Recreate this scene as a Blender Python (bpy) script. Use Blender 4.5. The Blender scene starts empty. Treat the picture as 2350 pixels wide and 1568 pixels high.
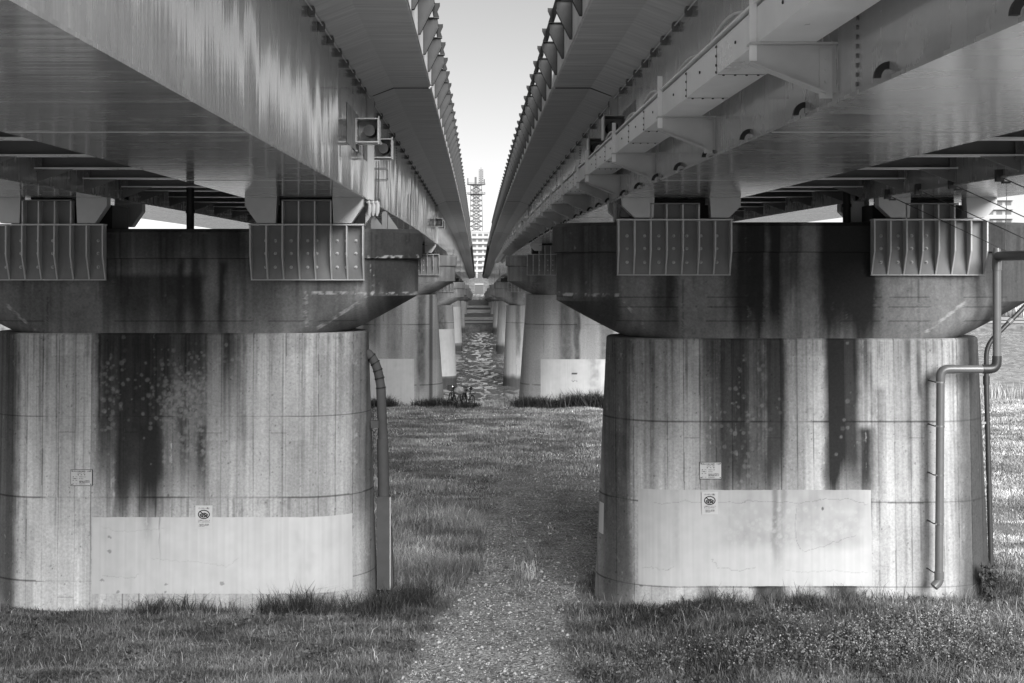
import bpy, bmesh, math, random
import numpy as np
from mathutils import Vector, Matrix

R = math.radians
random.seed(7)
rng = np.random.default_rng(11)
SC = bpy.context.scene
COL = SC.collection
CZ = 6.3                       # eye height
F = 3125.0                     # focal length in units of a 2350 px wide picture
VX, VY = 1096.0, 610.0

# ------------------------------------------------------------------ camera
cam = bpy.data.cameras.new("camera")
cam_o = bpy.data.objects.new("camera", cam)
COL.objects.link(cam_o)
cam_o.location = (0, 0, CZ)
cam_o.rotation_euler = (R(90), 0, 0)
cam.sensor_width = 36
cam.lens = F / 2350 * 36
cam.shift_x = (1175 - VX) / 2350
cam.shift_y = -(784 - VY) / 2350
cam.clip_start = 0.1
cam.clip_end = 6000
SC.camera = cam_o

# ------------------------------------------------------------------ light
SUN_EL, SUN_AZ = 27.0, 165.0     # azimuth measured from +Y towards +X
w = bpy.data.worlds.new("World")
SC.world = w
w.use_nodes = True
nt = w.node_tree
nt.nodes.clear()
sky = nt.nodes.new("ShaderNodeTexSky")
sky.sky_type = 'NISHITA'
sky.sun_disc = False
sky.sun_elevation = R(SUN_EL)
sky.sun_rotation = R(SUN_AZ)
sky.air_density = 1.0
sky.dust_density = 0.2
bw = nt.nodes.new("ShaderNodeRGBToBW")
bg = nt.nodes.new("ShaderNodeBackground")
bg.inputs[1].default_value = 0.05
wo = nt.nodes.new("ShaderNodeOutputWorld")
nt.links.new(sky.outputs[0], bw.inputs[0])
nt.links.new(bw.outputs[0], bg.inputs[0])
nt.links.new(bg.outputs[0], wo.inputs[0])
sl = bpy.data.lights.new("sun", 'SUN')
sl.energy = 5.0
sl.angle = R(40)
sl.color = (1, 1, 1)
so = bpy.data.objects.new("sun", sl)
COL.objects.link(so)
_d = Vector((math.sin(R(SUN_AZ)) * math.cos(R(SUN_EL)), math.cos(R(SUN_AZ)) * math.cos(R(SUN_EL)), math.sin(R(SUN_EL))))
so.rotation_euler = _d.to_track_quat('Z', 'Y').to_euler()
so.location = (0, -40, 60)
SC.view_settings.view_transform = 'Standard'
SC.view_settings.look = 'None'
SC.view_settings.exposure = 1.18
SC.view_settings.gamma = 1
SC.cycles.max_bounces = 8
SC.cycles.diffuse_bounces = 5
SC.cycles.glossy_bounces = 4
SC.cycles.use_denoising = True

# ------------------------------------------------------------------ helpers
WL = {}

def tag(o, label=None, cat=None, group=None, kind=None):
    if label: o['label'] = label
    if cat: o['category'] = cat
    if group: o['group'] = group
    if kind: o['kind'] = kind
    return o

def empty(name, loc, label, cat, group=None):
    o = bpy.data.objects.new(name, None)
    o.empty_display_size = 0.3
    COL.objects.link(o)
    o.location = loc
    WL[o.name] = Vector(loc)
    return tag(o, label, cat, group)

def wl(o):
    return WL.get(o.name, Vector((0, 0, 0))) if o else Vector((0, 0, 0))

class MB:
    def __init__(s):
        s.v = []; s.f = []
    def add(s, vs, fs):
        n = len(s.v)
        s.v += [tuple(p) for p in vs]
        s.f += [tuple(i + n for i in f) for f in fs]
        return s
    def box(s, x0, x1, y0, y1, z0, z1):
        if x0 > x1: x0, x1 = x1, x0
        if y0 > y1: y0, y1 = y1, y0
        if z0 > z1: z0, z1 = z1, z0
        return s.add([(x0,y0,z0),(x1,y0,z0),(x1,y1,z0),(x0,y1,z0),(x0,y0,z1),(x1,y0,z1),(x1,y1,z1),(x0,y1,z1)],
              [(0,3,2,1),(4,5,6,7),(0,1,5,4),(1,2,6,5),(2,3,7,6),(3,0,4,7)])
    def prism(s, poly, a0, a1, axis='y'):
        # poly in the two other axes, extruded along axis
        def P(u, v, a):
            return (u, a, v) if axis == 'y' else ((a, u, v) if axis == 'x' else (u, v, a))
        n = len(poly)
        vs = [P(u, v, a0) for u, v in poly] + [P(u, v, a1) for u, v in poly]
        fs = [tuple(range(n)), tuple(range(2*n-1, n-1, -1))] + [(i, i+n, (i+1) % n + n, (i+1) % n) for i in range(n)]
        return s.add(vs, fs)
    def tube(s, pts, r, n=10, cap=True):
        pts = [Vector(p) for p in pts]
        rs = r if isinstance(r, (list, tuple)) else [r]*len(pts)
        rings = []
        up = None
        for i, p in enumerate(pts):
            if i == 0: t = pts[1]-p
            elif i == len(pts)-1: t = p-pts[i-1]
            else: t = (pts[i+1]-p).normalized()+(p-pts[i-1]).normalized()
            t.normalize()
            if up is None:
                up = Vector((0,0,1)) if abs(t.z) < .9 else Vector((0,1,0))
            a = t.cross(up)
            if a.length < 1e-4: a = t.cross(Vector((1,0,0)))
            a.normalize()
            b = a.cross(t).normalized()
            up = b
            rings.append([p + (a*math.cos(2*math.pi*k/n)+b*math.sin(2*math.pi*k/n))*rs[i] for k in range(n)])
        vs = [q for r_ in rings for q in r_]
        fs = []
        for i in range(len(pts)-1):
            for k in range(n):
                fs.append((i*n+k, i*n+(k+1) % n, (i+1)*n+(k+1) % n, (i+1)*n+k))
        if cap:
            fs.append(tuple(range(n-1, -1, -1)))
            fs.append(tuple((len(pts)-1)*n+k for k in range(n)))
        return s.add(vs, fs)
    def rod(s, a, b, r, n=6):
        return s.tube([a, b], r, n)
    def sweep(s, poly, Ys, zf, cap=True):
        # poly: list of (x, z) or callables of Y giving (x, z)
        n = len(poly)
        vs = []
        for Y in Ys:
            for p in poly:
                x, z = p(Y) if callable(p) else p
                vs.append((x, Y, z + zf(Y)))
        fs = []
        for i in range(len(Ys)-1):
            for k in range(n):
                fs.append((i*n+k, i*n+(k+1) % n, (i+1)*n+(k+1) % n, (i+1)*n+k))
        if cap:
            fs.append(tuple(range(n-1, -1, -1)))
            fs.append(tuple((len(Ys)-1)*n+k for k in range(n)))
        return s.add(vs, fs)
    def mesh(s, name, mat, smooth=False, off=(0,0,0)):
        me = bpy.data.meshes.new(name)
        ox, oy, oz = off
        me.from_pydata([(x-ox, y-oy, z-oz) for x, y, z in s.v], [], s.f)
        bm = bmesh.new(); bm.from_mesh(me)
        bmesh.ops.recalc_face_normals(bm, faces=bm.faces)
        bm.to_mesh(me); bm.free()
        if smooth:
            me.polygons.foreach_set("use_smooth", [True]*len(me.polygons))
            try: me.set_sharp_from_angle(angle=R(40))
            except Exception: pass
        if mat: me.materials.append(mat)
        me.update()
        return me
    def build(s, name, mat, parent=None, smooth=False):
        off = wl(parent)
        o = bpy.data.objects.new(name, s.mesh(name, mat, smooth, off))
        COL.objects.link(o)
        if parent:
            o.parent = parent
            WL[o.name] = off
        return o

def place(name, me, loc, parent=None, rot=(0,0,0), scale=(1,1,1)):
    """object from shared mesh data at a world place"""
    o = bpy.data.objects.new(name, me)
    COL.objects.link(o)
    o.location = Vector(loc) - wl(parent)
    o.rotation_euler = rot
    o.scale = scale
    if parent: o.parent = parent
    WL[o.name] = Vector(loc)
    return o

def np_mesh(name, V, Fq, mat, attrs=None, smooth=False, tris=None):
    me = bpy.data.meshes.new(name)
    V = np.asarray(V, dtype=np.float32)
    nq = 0 if Fq is None else len(Fq)
    ntg = 0 if tris is None else len(tris)
    me.vertices.add(len(V))
    me.vertices.foreach_set("co", V.ravel())
    loops = []
    if nq: loops.append(np.asarray(Fq, dtype=np.int32).ravel())
    if ntg: loops.append(np.asarray(tris, dtype=np.int32).ravel())
    loops = np.concatenate(loops)
    me.loops.add(len(loops))
    me.loops.foreach_set("vertex_index", loops)
    st = np.concatenate([np.arange(nq)*4, nq*4+np.arange(ntg)*3]).astype(np.int32)
    me.polygons.add(nq+ntg)
    me.polygons.foreach_set("loop_start", st)
    if smooth: me.polygons.foreach_set("use_smooth", np.ones(nq+ntg, dtype=bool))
    for k, a in (attrs or {}).items():
        at = me.attributes.new(k, 'FLOAT', 'POINT')
        at.data.foreach_set("value", np.asarray(a, dtype=np.float32).ravel())
    me.materials.append(mat)
    me.update(calc_edges=True)
    me.validate()
    return me

def vn(u, v, seed):
    """value noise 0..1"""
    g = np.random.default_rng(seed).random((256, 256))
    u = np.asarray(u, dtype=float); v = np.asarray(v, dtype=float)
    iu = np.floor(u).astype(int); iv = np.floor(v).astype(int)
    fu = u-iu; fv = v-iv
    fu = fu*fu*(3-2*fu); fv = fv*fv*(3-2*fv)
    a = g[iu % 256, iv % 256]; b = g[(iu+1) % 256, iv % 256]
    c = g[iu % 256, (iv+1) % 256]; d = g[(iu+1) % 256, (iv+1) % 256]
    return (a*(1-fu)+b*fu)*(1-fv)+(c*(1-fu)+d*fu)*fv

def fbm(u, v, seed, o=4):
    s = 0; a = .5; t = 0
    for i in range(o):
        s = s+a*vn(u*2**i, v*2**i, seed+i*17); t += a; a *= .5
    return s/t

def ss(e0, e1, x):
    t = np.clip((x-e0)/(e1-e0+1e-9), 0, 1)
    return t*t*(3-2*t)

# ------------------------------------------------------------------ materials
def mat(name):
    m = bpy.data.materials.new(name)
    m.use_nodes = True
    n = m.node_tree.nodes
    return m, m.node_tree, n["Principled BSDF"]

def N(t, typ, **kw):
    n = t.nodes.new(typ)
    for k, v in kw.items():
        setattr(n, k, v)
    return n

def grey(v): return (v, v, v, 1)

def simple(name, v, rough=.6, spec=.5, var=.15, scale=6, metallic=0, bump=0.0, stretch=(1,1,1)):
    m, t, p = mat(name)
    tc = N(t, "ShaderNodeTexCoord")
    mp = N(t, "ShaderNodeMapping"); mp.inputs['Scale'].default_value = stretch
    nz = N(t, "ShaderNodeTexNoise"); nz.inputs['Scale'].default_value = scale; nz.inputs['Detail'].default_value = 6
    cr = N(t, "ShaderNodeMapRange")
    cr.inputs[1].default_value = .3; cr.inputs[2].default_value = .7
    cr.inputs[3].default_value = v*(1-var); cr.inputs[4].default_value = v*(1+var)
    t.links.new(tc.outputs['Object'], mp.inputs[0]); t.links.new(mp.outputs[0], nz.inputs[0])
    t.links.new(nz.outputs[0], cr.inputs[0]); t.links.new(cr.outputs[0], p.inputs['Base Color'])
    p.inputs['Roughness'].default_value = rough
    p.inputs['Specular IOR Level'].default_value = spec
    p.inputs['Metallic'].default_value = metallic
    if bump:
        b = N(t, "ShaderNodeBump"); b.inputs['Strength'].default_value = bump; b.inputs['Distance'].default_value = .02
        t.links.new(nz.outputs[0], b.inputs['Height']); t.links.new(b.outputs[0], p.inputs['Normal'])
    return m

def concrete_mat():
    m, t, p = mat("weathered_concrete")
    at = N(t, "ShaderNodeAttribute", attribute_name="alb")
    tc = N(t, "ShaderNodeTexCoord")
    nz = N(t, "ShaderNodeTexNoise"); nz.inputs['Scale'].default_value = 22; nz.inputs['Detail'].default_value = 8; nz.inputs['Roughness'].default_value = .7
    mr = N(t, "ShaderNodeMapRange"); mr.inputs[1].default_value = .25; mr.inputs[2].default_value = .75; mr.inputs[3].default_value = .68; mr.inputs[4].default_value = 1.26
    mu = N(t, "ShaderNodeMath", operation='MULTIPLY')
    t.links.new(tc.outputs['Object'], nz.inputs[0]); t.links.new(nz.outputs[0], mr.inputs[0])
    t.links.new(at.outputs['Fac'], mu.inputs[0]); t.links.new(mr.outputs[0], mu.inputs[1])
    t.links.new(mu.outputs[0], p.inputs['Base Color'])
    p.inputs['Roughness'].default_value = .85
    p.inputs['Specular IOR Level'].default_value = .3
    b = N(t, "ShaderNodeBump"); b.inputs['Strength'].default_value = .25; b.inputs['Distance'].default_value = .01
    t.links.new(nz.outputs[0], b.inputs['Height']); t.links.new(b.outputs[0], p.inputs['Normal'])
    return m

def steel_mat(name, v, rough, streak=(.25, 9, .25), var=.1, bump=.05, coat=0, metal=0):
    m, t, p = mat(name)
    tc = N(t, "ShaderNodeTexCoord")
    mp = N(t, "ShaderNodeMapping"); mp.inputs['Scale'].default_value = streak
    nz = N(t, "ShaderNodeTexNoise"); nz.inputs['Scale'].default_value = 1.0; nz.inputs['Detail'].default_value = 7; nz.inputs['Roughness'].default_value = .6
    n2 = N(t, "ShaderNodeTexNoise"); n2.inputs['Scale'].default_value = 2.2; n2.inputs['Detail'].default_value = 9
    ad = N(t, "ShaderNodeMath", operation='ADD')
    mr = N(t, "ShaderNodeMapRange"); mr.inputs[1].default_value = .7; mr.inputs[2].default_value = 1.3; mr.inputs[3].default_value = v*(1-var); mr.inputs[4].default_value = v*(1+var)
    t.links.new(tc.outputs['Object'], mp.inputs[0]); t.links.new(mp.outputs[0], nz.inputs[0]); t.links.new(tc.outputs['Object'], n2.inputs[0])
    t.links.new(nz.outputs[0], ad.inputs[0]); t.links.new(n2.outputs[0], ad.inputs[1])
    t.links.new(ad.outputs[0], mr.inputs[0]); t.links.new(mr.outputs[0], p.inputs['Base Color'])
    r2 = N(t, "ShaderNodeMapRange"); r2.inputs[1].default_value = .7; r2.inputs[2].default_value = 1.3; r2.inputs[3].default_value = rough*.75; r2.inputs[4].default_value = rough*1.3
    t.links.new(ad.outputs[0], r2.inputs[0]); t.links.new(r2.outputs[0], p.inputs['Roughness'])
    n3 = N(t, "ShaderNodeTexNoise"); n3.inputs['Scale'].default_value = 1.0; n3.inputs['Detail'].default_value = 2.0
    mp3 = N(t, "ShaderNodeMapping"); mp3.inputs['Scale'].default_value = (streak[0]*.4, streak[1], streak[2]*.3) if coat else streak
    t.links.new(tc.outputs['Object'], mp3.inputs[0]); t.links.new(mp3.outputs[0], n3.inputs[0])
    b = N(t, "ShaderNodeBump"); b.inputs['Strength'].default_value = bump; b.inputs['Distance'].default_value = .05
    t.links.new(n3.outputs[0], b.inputs['Height']); t.links.new(b.outputs[0], p.inputs['Normal'])
    p.inputs['Metallic'].default_value = metal
    if coat:
        p.inputs['Coat Weight'].default_value = .8
        p.inputs['Coat Roughness'].default_value = coat
        p.inputs['Coat IOR'].default_value = 1.8
        b2 = N(t, "ShaderNodeBump"); b2.inputs['Strength'].default_value = bump*.5; b2.inputs['Distance'].default_value = .02
        t.links.new(n3.outputs[0], b2.inputs['Height']); t.links.new(b2.outputs[0], p.inputs['Coat Normal'])
    return m

def attr_mat(name, attr, rough=.7, spec=.3, transl=0):
    m, t, p = mat(name)
    at = N(t, "ShaderNodeAttribute", attribute_name=attr)
    t.links.new(at.outputs['Fac'], p.inputs['Base Color'])
    p.inputs['Roughness'].default_value = rough
    p.inputs['Specular IOR Level'].default_value = spec
    if transl:
        tr = N(t, "ShaderNodeBsdfTranslucent")
        mx = N(t, "ShaderNodeMixShader"); mx.inputs[0].default_value = transl
        out = [n for n in t.nodes if n.type == 'OUTPUT_MATERIAL'][0]
        t.links.new(at.outputs['Fac'], tr.inputs[0])
        t.links.new(p.outputs[0], mx.inputs[1]); t.links.new(tr.outputs[0], mx.inputs[2])
        t.links.new(mx.outputs[0], out.inputs[0])
    return m

M_conc = concrete_mat()
M_web = steel_mat("glossy_grey_paint", .44, .24, streak=(.2, 9, .12), var=.2, bump=.22, metal=.3, coat=.085)
M_webR = steel_mat("satin_grey_paint", .44, .25, streak=(.2, 4, .12), bump=.08, metal=.3, coat=.13)
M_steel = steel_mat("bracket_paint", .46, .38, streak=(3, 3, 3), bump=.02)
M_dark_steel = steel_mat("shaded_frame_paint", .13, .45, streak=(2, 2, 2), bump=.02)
M_plate = steel_mat("shade_toned_plate", .17, .5, streak=(3, 3, 1), var=.25, bump=.02)  # darker base stands in for shade between ribs; noise is rust staining
M_tray = steel_mat("pale_tray_paint", .78, .35, streak=(2, 1, 2), bump=.02)
M_slab = simple("slab_concrete", .66, .85, .25, var=.14, scale=1.0, bump=.10, stretch=(.8, 6, 2))
M_fascia = simple("pale_fascia", .62, .7, .3, var=.15, scale=3)
M_barrier = simple("barrier_plate_paint", .05, .8, .08, var=.15, scale=5)
M_barrier_edge = simple("barrier_edge_paint", .03, .8, .08, var=.1, scale=5)
M_black = simple("black_rubber", .015, .6, .4, var=.2)
M_pipe = simple("grey_pipe_plastic", .12, .32, .5, var=.08)
M_pipe_dark = simple("black_pipe", .03, .4, .5, var=.1)
M_ring = simple("clamp_metal", .6, .22, .5, var=.05, metallic=.9)
M_duct = simple("duct_paint", .075, .7, .15, var=.12, scale=4)
M_white = simple("white_sign_sheet", .50, .5, .4, var=.05)
M_ink = simple("black_ink", .012, .6, .3, var=.05)
M_tower = simple("tower_lattice_paint", .10, .6, .3, var=.1)
M_build = simple("pale_facade", .29, .8, .2, var=.08, scale=.6)
M_bwin = simple("window_glass", .09, .15, .5, var=.3, scale=.5)
M_grass = attr_mat("grass_blades", "alb", .55, .35, .25)
M_stone = attr_mat("gravel_stone", "alb", .85, .2)
M_bark = simple("bark", .06, .9, .2, var=.3, scale=9)
M_reflect_mask = simple("matte_reflection_mask", .30, .95, .05, var=.2, scale=4)
M_cloth = simple("grey_cover_cloth", .33, .8, .2, var=.3, scale=8)
M_chrome = simple("chrome", .7, .15, .5, var=.05, metallic=1)
M_paint = attr_mat("pale_patch_paint", "alb", .55, .4)
M_cable = simple("pale_hose", .62, .5, .4, var=.1)

# ------------------------------------------------------------------ terrain
def ground_z(X, Y):
    X = np.asarray(X, float); Y = np.asarray(Y, float)
    z = np.interp(Y, [-60, 2, 18, 21, 25, 68, 73, 80, 110, 205, 214.6, 215.4, 217, 224, 300, 380, 398, 412, 900, 4000],
                     [4.7, 4.6, .22, .05, 0, -.75, -1.1, -4.7, -6, -6, -5, -3.1, -2.9, -2.9, -2.6, -1.9, 2.6, 2.6, 1.5, 0])
    z = z + np.where((Y > 14) & (Y < 76), (fbm(X/1.7, Y/1.7, 5, 3)-.5)*.22, 0)
    z = z + np.where((Y > 14) & (Y < 30), .16*ss(2.2, 4.5, X), 0)
    return z

def path_mask(X, Y):
    l = np.interp(Y, [14, 20.5, 22, 25, 28.5, 33.4, 40, 47, 60], [-1.6, -1.2, -.9, -.45, -.1, .15, .4, .9, 2.5])
    r = np.interp(Y, [14, 20.5, 22, 25, 28.5, 33.4, 40, 47, 60], [1.9, 1.5, 1.45, 1.75, 2.6, 3.4, 5.0, 6.5, 9])
    n = (fbm(X/.7, Y/.9, 31, 4)-.5)*.9
    soft = .22
    m = ss(l-soft, l+soft, X+n)*(1-ss(r-soft, r+soft, X+n))
    mid = (l+r)/2+.15*np.sin(Y*.6)
    m = m*(1-.55*np.exp(-((X-mid)/.22)**2)*ss(.35, .6, fbm(X*2.5, Y*.8, 37, 3))*(Y > 22.5))
    return m*(1-.75*ss(37, 52, Y))*(1-ss(50, 64, Y))

def build_ground():
    ax = np.concatenate([np.array([-2500, -900, -400, -200, -110, -70, -45, -30, -22, -17, -13.5]), np.arange(-12, 16, .14),
                         np.array([16.5, 18, 21, 26, 34, 48, 75, 115, 200, 400, 900, 2500])])
    ay = np.concatenate([np.array([-60, -20, -5, 1, 3, 6, 10, 13, 15, 16.5]), np.arange(17.4, 36, .14), np.arange(36, 78, .4),
                         np.array([79, 80, 82, 95, 110, 150, 205, 214.6, 215.4, 217, 220, 224, 235, 250, 275, 300, 340, 380, 385, 390, 394, 398, 405, 412, 500, 900, 1800, 4000])])
    X, Y = np.meshgrid(ax, ay)
    Z = ground_z(X, Y)
    pm = path_mask(X, Y)
    V = np.stack([X, Y, Z], -1).reshape(-1, 3)
    ny, nx = X.shape
    i = np.arange((ny-1)*(nx-1)); r_ = i//(nx-1); c_ = i % (nx-1)
    a = r_*nx+c_
    Fq = np.stack([a, a+1, a+nx+1, a+nx], -1)
    m, t, p = mat("ground_soil_and_gravel")
    at = N(t, "ShaderNodeAttribute", attribute_name="path")
    tc = N(t, "ShaderNodeTexCoord")
    vo = N(t, "ShaderNodeTexVoronoi"); vo.inputs['Scale'].default_value = 26
    nz = N(t, "ShaderNodeTexNoise"); nz.inputs['Scale'].default_value = 1.3; nz.inputs['Detail'].default_value = 9; nz.inputs['Roughness'].default_value = .7
    s1 = N(t, "ShaderNodeSeparateColor")
    m1 = N(t, "ShaderNodeMapRange"); m1.inputs[3].default_value = .13; m1.inputs[4].default_value = .52
    t.links.new(tc.outputs['Object'], vo.inputs[0]); t.links.new(tc.outputs['Object'], nz.inputs[0])
    t.links.new(vo.outputs['Color'], s1.inputs[0]); t.links.new(s1.outputs[0], m1.inputs[0])
    m2 = N(t, "ShaderNodeMapRange"); m2.inputs[1].default_value = .35; m2.inputs[2].default_value = .7; m2.inputs[3].default_value = .07; m2.inputs[4].default_value = .22
    t.links.new(nz.outputs[0], m2.inputs[0])
    m3 = N(t, "ShaderNodeMapRange"); m3.inputs[1].default_value = .3; m3.inputs[2].default_value = .72; m3.inputs[3].default_value = .55; m3.inputs[4].default_value = 1.25
    t.links.new(nz.outputs[0], m3.inputs[0])
    mm = N(t, "ShaderNodeMath", operation='MULTIPLY'); t.links.new(m1.outputs[0], mm.inputs[0]); t.links.new(m3.outputs[0], mm.inputs[1])
    mx = N(t, "ShaderNodeMix", data_type='FLOAT')
    t.links.new(at.outputs['Fac'], mx.inputs[0]); t.links.new(m2.outputs[0], mx.inputs[2]); t.links.new(mm.outputs[0], mx.inputs[3])
    t.links.new(mx.outputs[0], p.inputs['Base Color'])
    p.inputs['Roughness'].default_value = .95; p.inputs['Specular IOR Level'].default_value = .15
    b = N(t, "ShaderNodeBump"); b.inputs['Strength'].default_value = .7; b.inputs['Distance'].default_value = .03
    t.links.new(vo.outputs['Distance'], b.inputs['Height']); t.links.new(b.outputs[0], p.inputs['Normal'])
    me = np_mesh("ground", V, Fq, m, {"path": pm}, smooth=True)
    o = bpy.data.objects.new("ground", me); COL.objects.link(o)
    tag(o, kind='structure')

build_ground()

def build_river():
    m, t, p = mat("river_water")
    p.inputs['Base Color'].default_value = grey(.17)
    p.inputs['Roughness'].default_value = .06
    p.inputs['IOR'].default_value = 1.9
    tc = N(t, "ShaderNodeTexCoord")
    mp = N(t, "ShaderNodeMapping"); mp.inputs['Scale'].default_value = (1.3, 1.0, 1)
    nz = N(t, "ShaderNodeTexNoise"); nz.inputs['Scale'].default_value = 1.0; nz.inputs['Detail'].default_value = 3
    b = N(t, "ShaderNodeBump"); b.inputs['Strength'].default_value = .7; b.inputs['Distance'].default_value = .04
    t.links.new(tc.outputs['Object'], mp.inputs[0]); t.links.new(mp.outputs[0], nz.inputs[0])
    t.links.new(nz.outputs[0], b.inputs['Height']); t.links.new(b.outputs[0], p.inputs['Normal'])
    ax = np.concatenate([[-2500, -900, -400, -200, -130], np.arange(-110, -60, 2.0), np.arange(-60, -24, 1.2), np.arange(-24, 96, .34), np.arange(96, 130, 2), [200, 400, 900, 2500]])
    ay = np.concatenate([np.arange(74, 215, .36), [215.2]])
    X, Y = np.meshgrid(ax, ay)
    r = np.random.default_rng(77)
    Z = np.zeros_like(X)
    for k in range(46):
        wlg = r.uniform(.9, 3.2); a_ = r.uniform(0, math.pi)
        amp = .0062*wlg**.8
        Z += amp*np.sin((X*math.cos(a_)+Y*math.sin(a_))*2*math.pi/wlg+r.uniform(0, 6.3))
    Z *= (.45+1.1*fbm(X/9, Y/14, 78, 3))*((X > -130) & (X < 140))
    V = np.stack([X, Y, Z-4], -1).reshape(-1, 3)
    ny, nx = X.shape
    i = np.arange((ny-1)*(nx-1)); q = (i//(nx-1))*nx+i % (nx-1)
    o = bpy.data.objects.new("river", np_mesh("river", V, np.stack([q, q+1, q+nx+1, q+nx], -1), m, None, True)); COL.objects.link(o)
    tag(o, kind='structure')

build_river()
# unseen pale sheet over the levee slope, added to bounce light upward
_m = MB()
for ya, yb in ((-12, 1.9), (2.0, 17.2)):
    za, zb_ = (4.64, 4.61) if ya < 0 else (4.61, .46)
    for xa in range(-60, 62, 4):
        _m.add([(xa+.02, ya, za+.05), (xa+3.98, ya, za+.05), (xa+3.98, yb, zb_+.05), (xa+.02, yb, zb_+.05)], [(0, 1, 2, 3)])
tag(_m.build("levee_bounce_sheet", simple("pale_bounce_sheet", .38, .9, .2, var=.15, scale=2)), kind='structure')
_pm = simple("pale_path_concrete", .42, .85, .2, var=.15, scale=.4)
tag(MB().add([(-400, 218.5, -2.87), (400, 218.5, -2.87), (400, 225, -2.87), (-400, 225, -2.87)], [(0, 1, 2, 3)]).build("riverside_path", _pm), kind='structure')
for _ya, _yb, _z in ((229, 241, -2.83), (286, 300, -2.53)):
    tag(MB().add([(-400, _ya, _z), (400, _ya, _z), (400, _yb, _z+.05), (-400, _yb, _z+.05)], [(0, 1, 2, 3)]).build("mown_bank_strip", simple('mown_bank', .34, .9, .2, var=.5, scale=1.1)), kind='structure')
tag(MB().add([(-400, 258, -2.70), (400, 258, -2.70), (400, 276, -2.62), (-400, 276, -2.62)], [(0, 1, 2, 3)]).build("dry_turf_strip", simple('dry_turf', .42, .9, .2, var=.4, scale=.8)), kind='structure')
tag(MB().add([(-400, 312, -2.5), (400, 312, -2.5), (400, 330, -2.35), (-400, 330, -2.35)], [(0, 1, 2, 3)]).build("bank_road", _pm), kind='structure')

# ------------------------------------------------------------------ bridge alignment
_py = [-12, 0, 26.2, 50, 68, 100, 130, 165, 205, 325, 420, 500]
_pz = [-.147, -.10, 0, 0, -.14, -.40, -.75, -1.45, -2.5, -5.9, -8.7, -11]
def prof(Y):
    k = np.linspace(-10, 10, 9)
    base = float(np.mean(np.interp(Y+k, _py, _pz)))
    return base + (.03 if 10 < Y < 40 else 0)*0
DZ = CZ+3.43
def zf(Y): return DZ+prof(Y)
def depth(Y): return float(np.interp(Y, [0, 92, 117, 500], [2.18, 2.18, 3.4, 3.4]))
def bx(side, d): return -.913-d if side == 'L' else 1.467+d
PIERS = [26.2, 69.5, 117.0, 163.0, 209.0, 256.0, 303.0]
XC = {'L': -5.63, 'R': 6.01}

# ------------------------------------------------------------------ piers
FORM = .297
def p2x(px): return (px-VX)*.008
def p2z(py): return CZ+(VY-py)*.008

STAINS_COL = {
 'L': [(222,300,768,1150,.15,.65),(356,482,768,1130,.15,.65),(480,562,768,1000,.2,.45),(-70,36,760,1430,.09,.75),(212,262,768,905,.10,.75),(228,292,768,1015,.085,.8),(268,374,768,1150,.06,.95),(318,362,985,1192,.035,1),(272,326,1015,1150,.07,.7),
       (360,402,768,950,.07,.85),(395,476,768,900,.08,.8),(408,426,930,1060,.09,.6),(455,476,985,1120,.07,.65),(468,515,768,850,.17,.5),(512,550,768,885,.09,.75),
       (548,600,768,825,.18,.4),(770,790,768,1000,.17,.4),(800,846,768,1190,.16,.55),(828,880,775,1430,.12,.75),(610,640,768,850,.22,.3)],
 'R': [(1612,1758,775,1130,.15,.65),(1460,1560,775,1000,.24,.3),(1388,1452,775,1420,.15,.7),(1405,1440,1010,1370,.10,.6),(1455,1466,775,900,.14,.5),(1480,1490,775,860,.2,.4),(1618,1650,775,890,.13,.6),(1460,1466,775,800,.24,.3),(1650,1700,775,1135,.075,.8),(1690,1722,775,1135,.06,.85),
       (1722,1752,775,1135,.12,.6),(1750,1806,775,1140,.035,.97),(1805,1842,775,1135,.24,.4),(1892,1976,775,1140,.028,1),(1968,2002,990,1150,.045,.9),(1970,1992,775,900,.12,.5),
       (2000,2028,900,1160,.17,.5),(2202,2320,775,1430,.07,.95),(2190,2212,1000,1330,.17,.5),(1730,1802,1330,1430,.06,.85),(1880,1965,1330,1430,.06,.85),(1600,1640,1330,1430,.15,.5)]}
RINGS_COL = {'L': [(215,292,805,985,110),(355,505,820,1010,420),(375,480,860,960,200),(505,560,780,860,14),(390,470,1000,1100,60)],
             'R': [(1650,1760,800,1110,90),(1800,1880,820,1000,60),(1900,1985,800,1120,10)]}

def paint_lines(a, X, Z, x0, zj, seed, strength=.55, per=FORM):
    d = np.abs((X-x0+per/2) % per-per/2)
    col = np.floor((X-x0+per/2)/per)
    k = vn(col*7.3, Z*1.3, seed)*vn(col*3.1+.5, Z*.4, seed+1)
    a = a*(1-strength*(d < .0085)*np.clip(k*2.3, .4, 1))
    tone = vn(col*5.7+3.3, np.floor(Z/1.55)*2.1, seed+9)
    a = a*(.88+.24*tone)
    for z in zj:
        dz = np.abs(Z-z-.006*(vn(X*3, Z*0, seed+4)-.5))
        k2 = vn(X*2.2, Z*0, seed+5)
        a = a*(1-.65*(dz < .011)*np.clip(k2*1.8, .25, 1))
    return a

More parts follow.
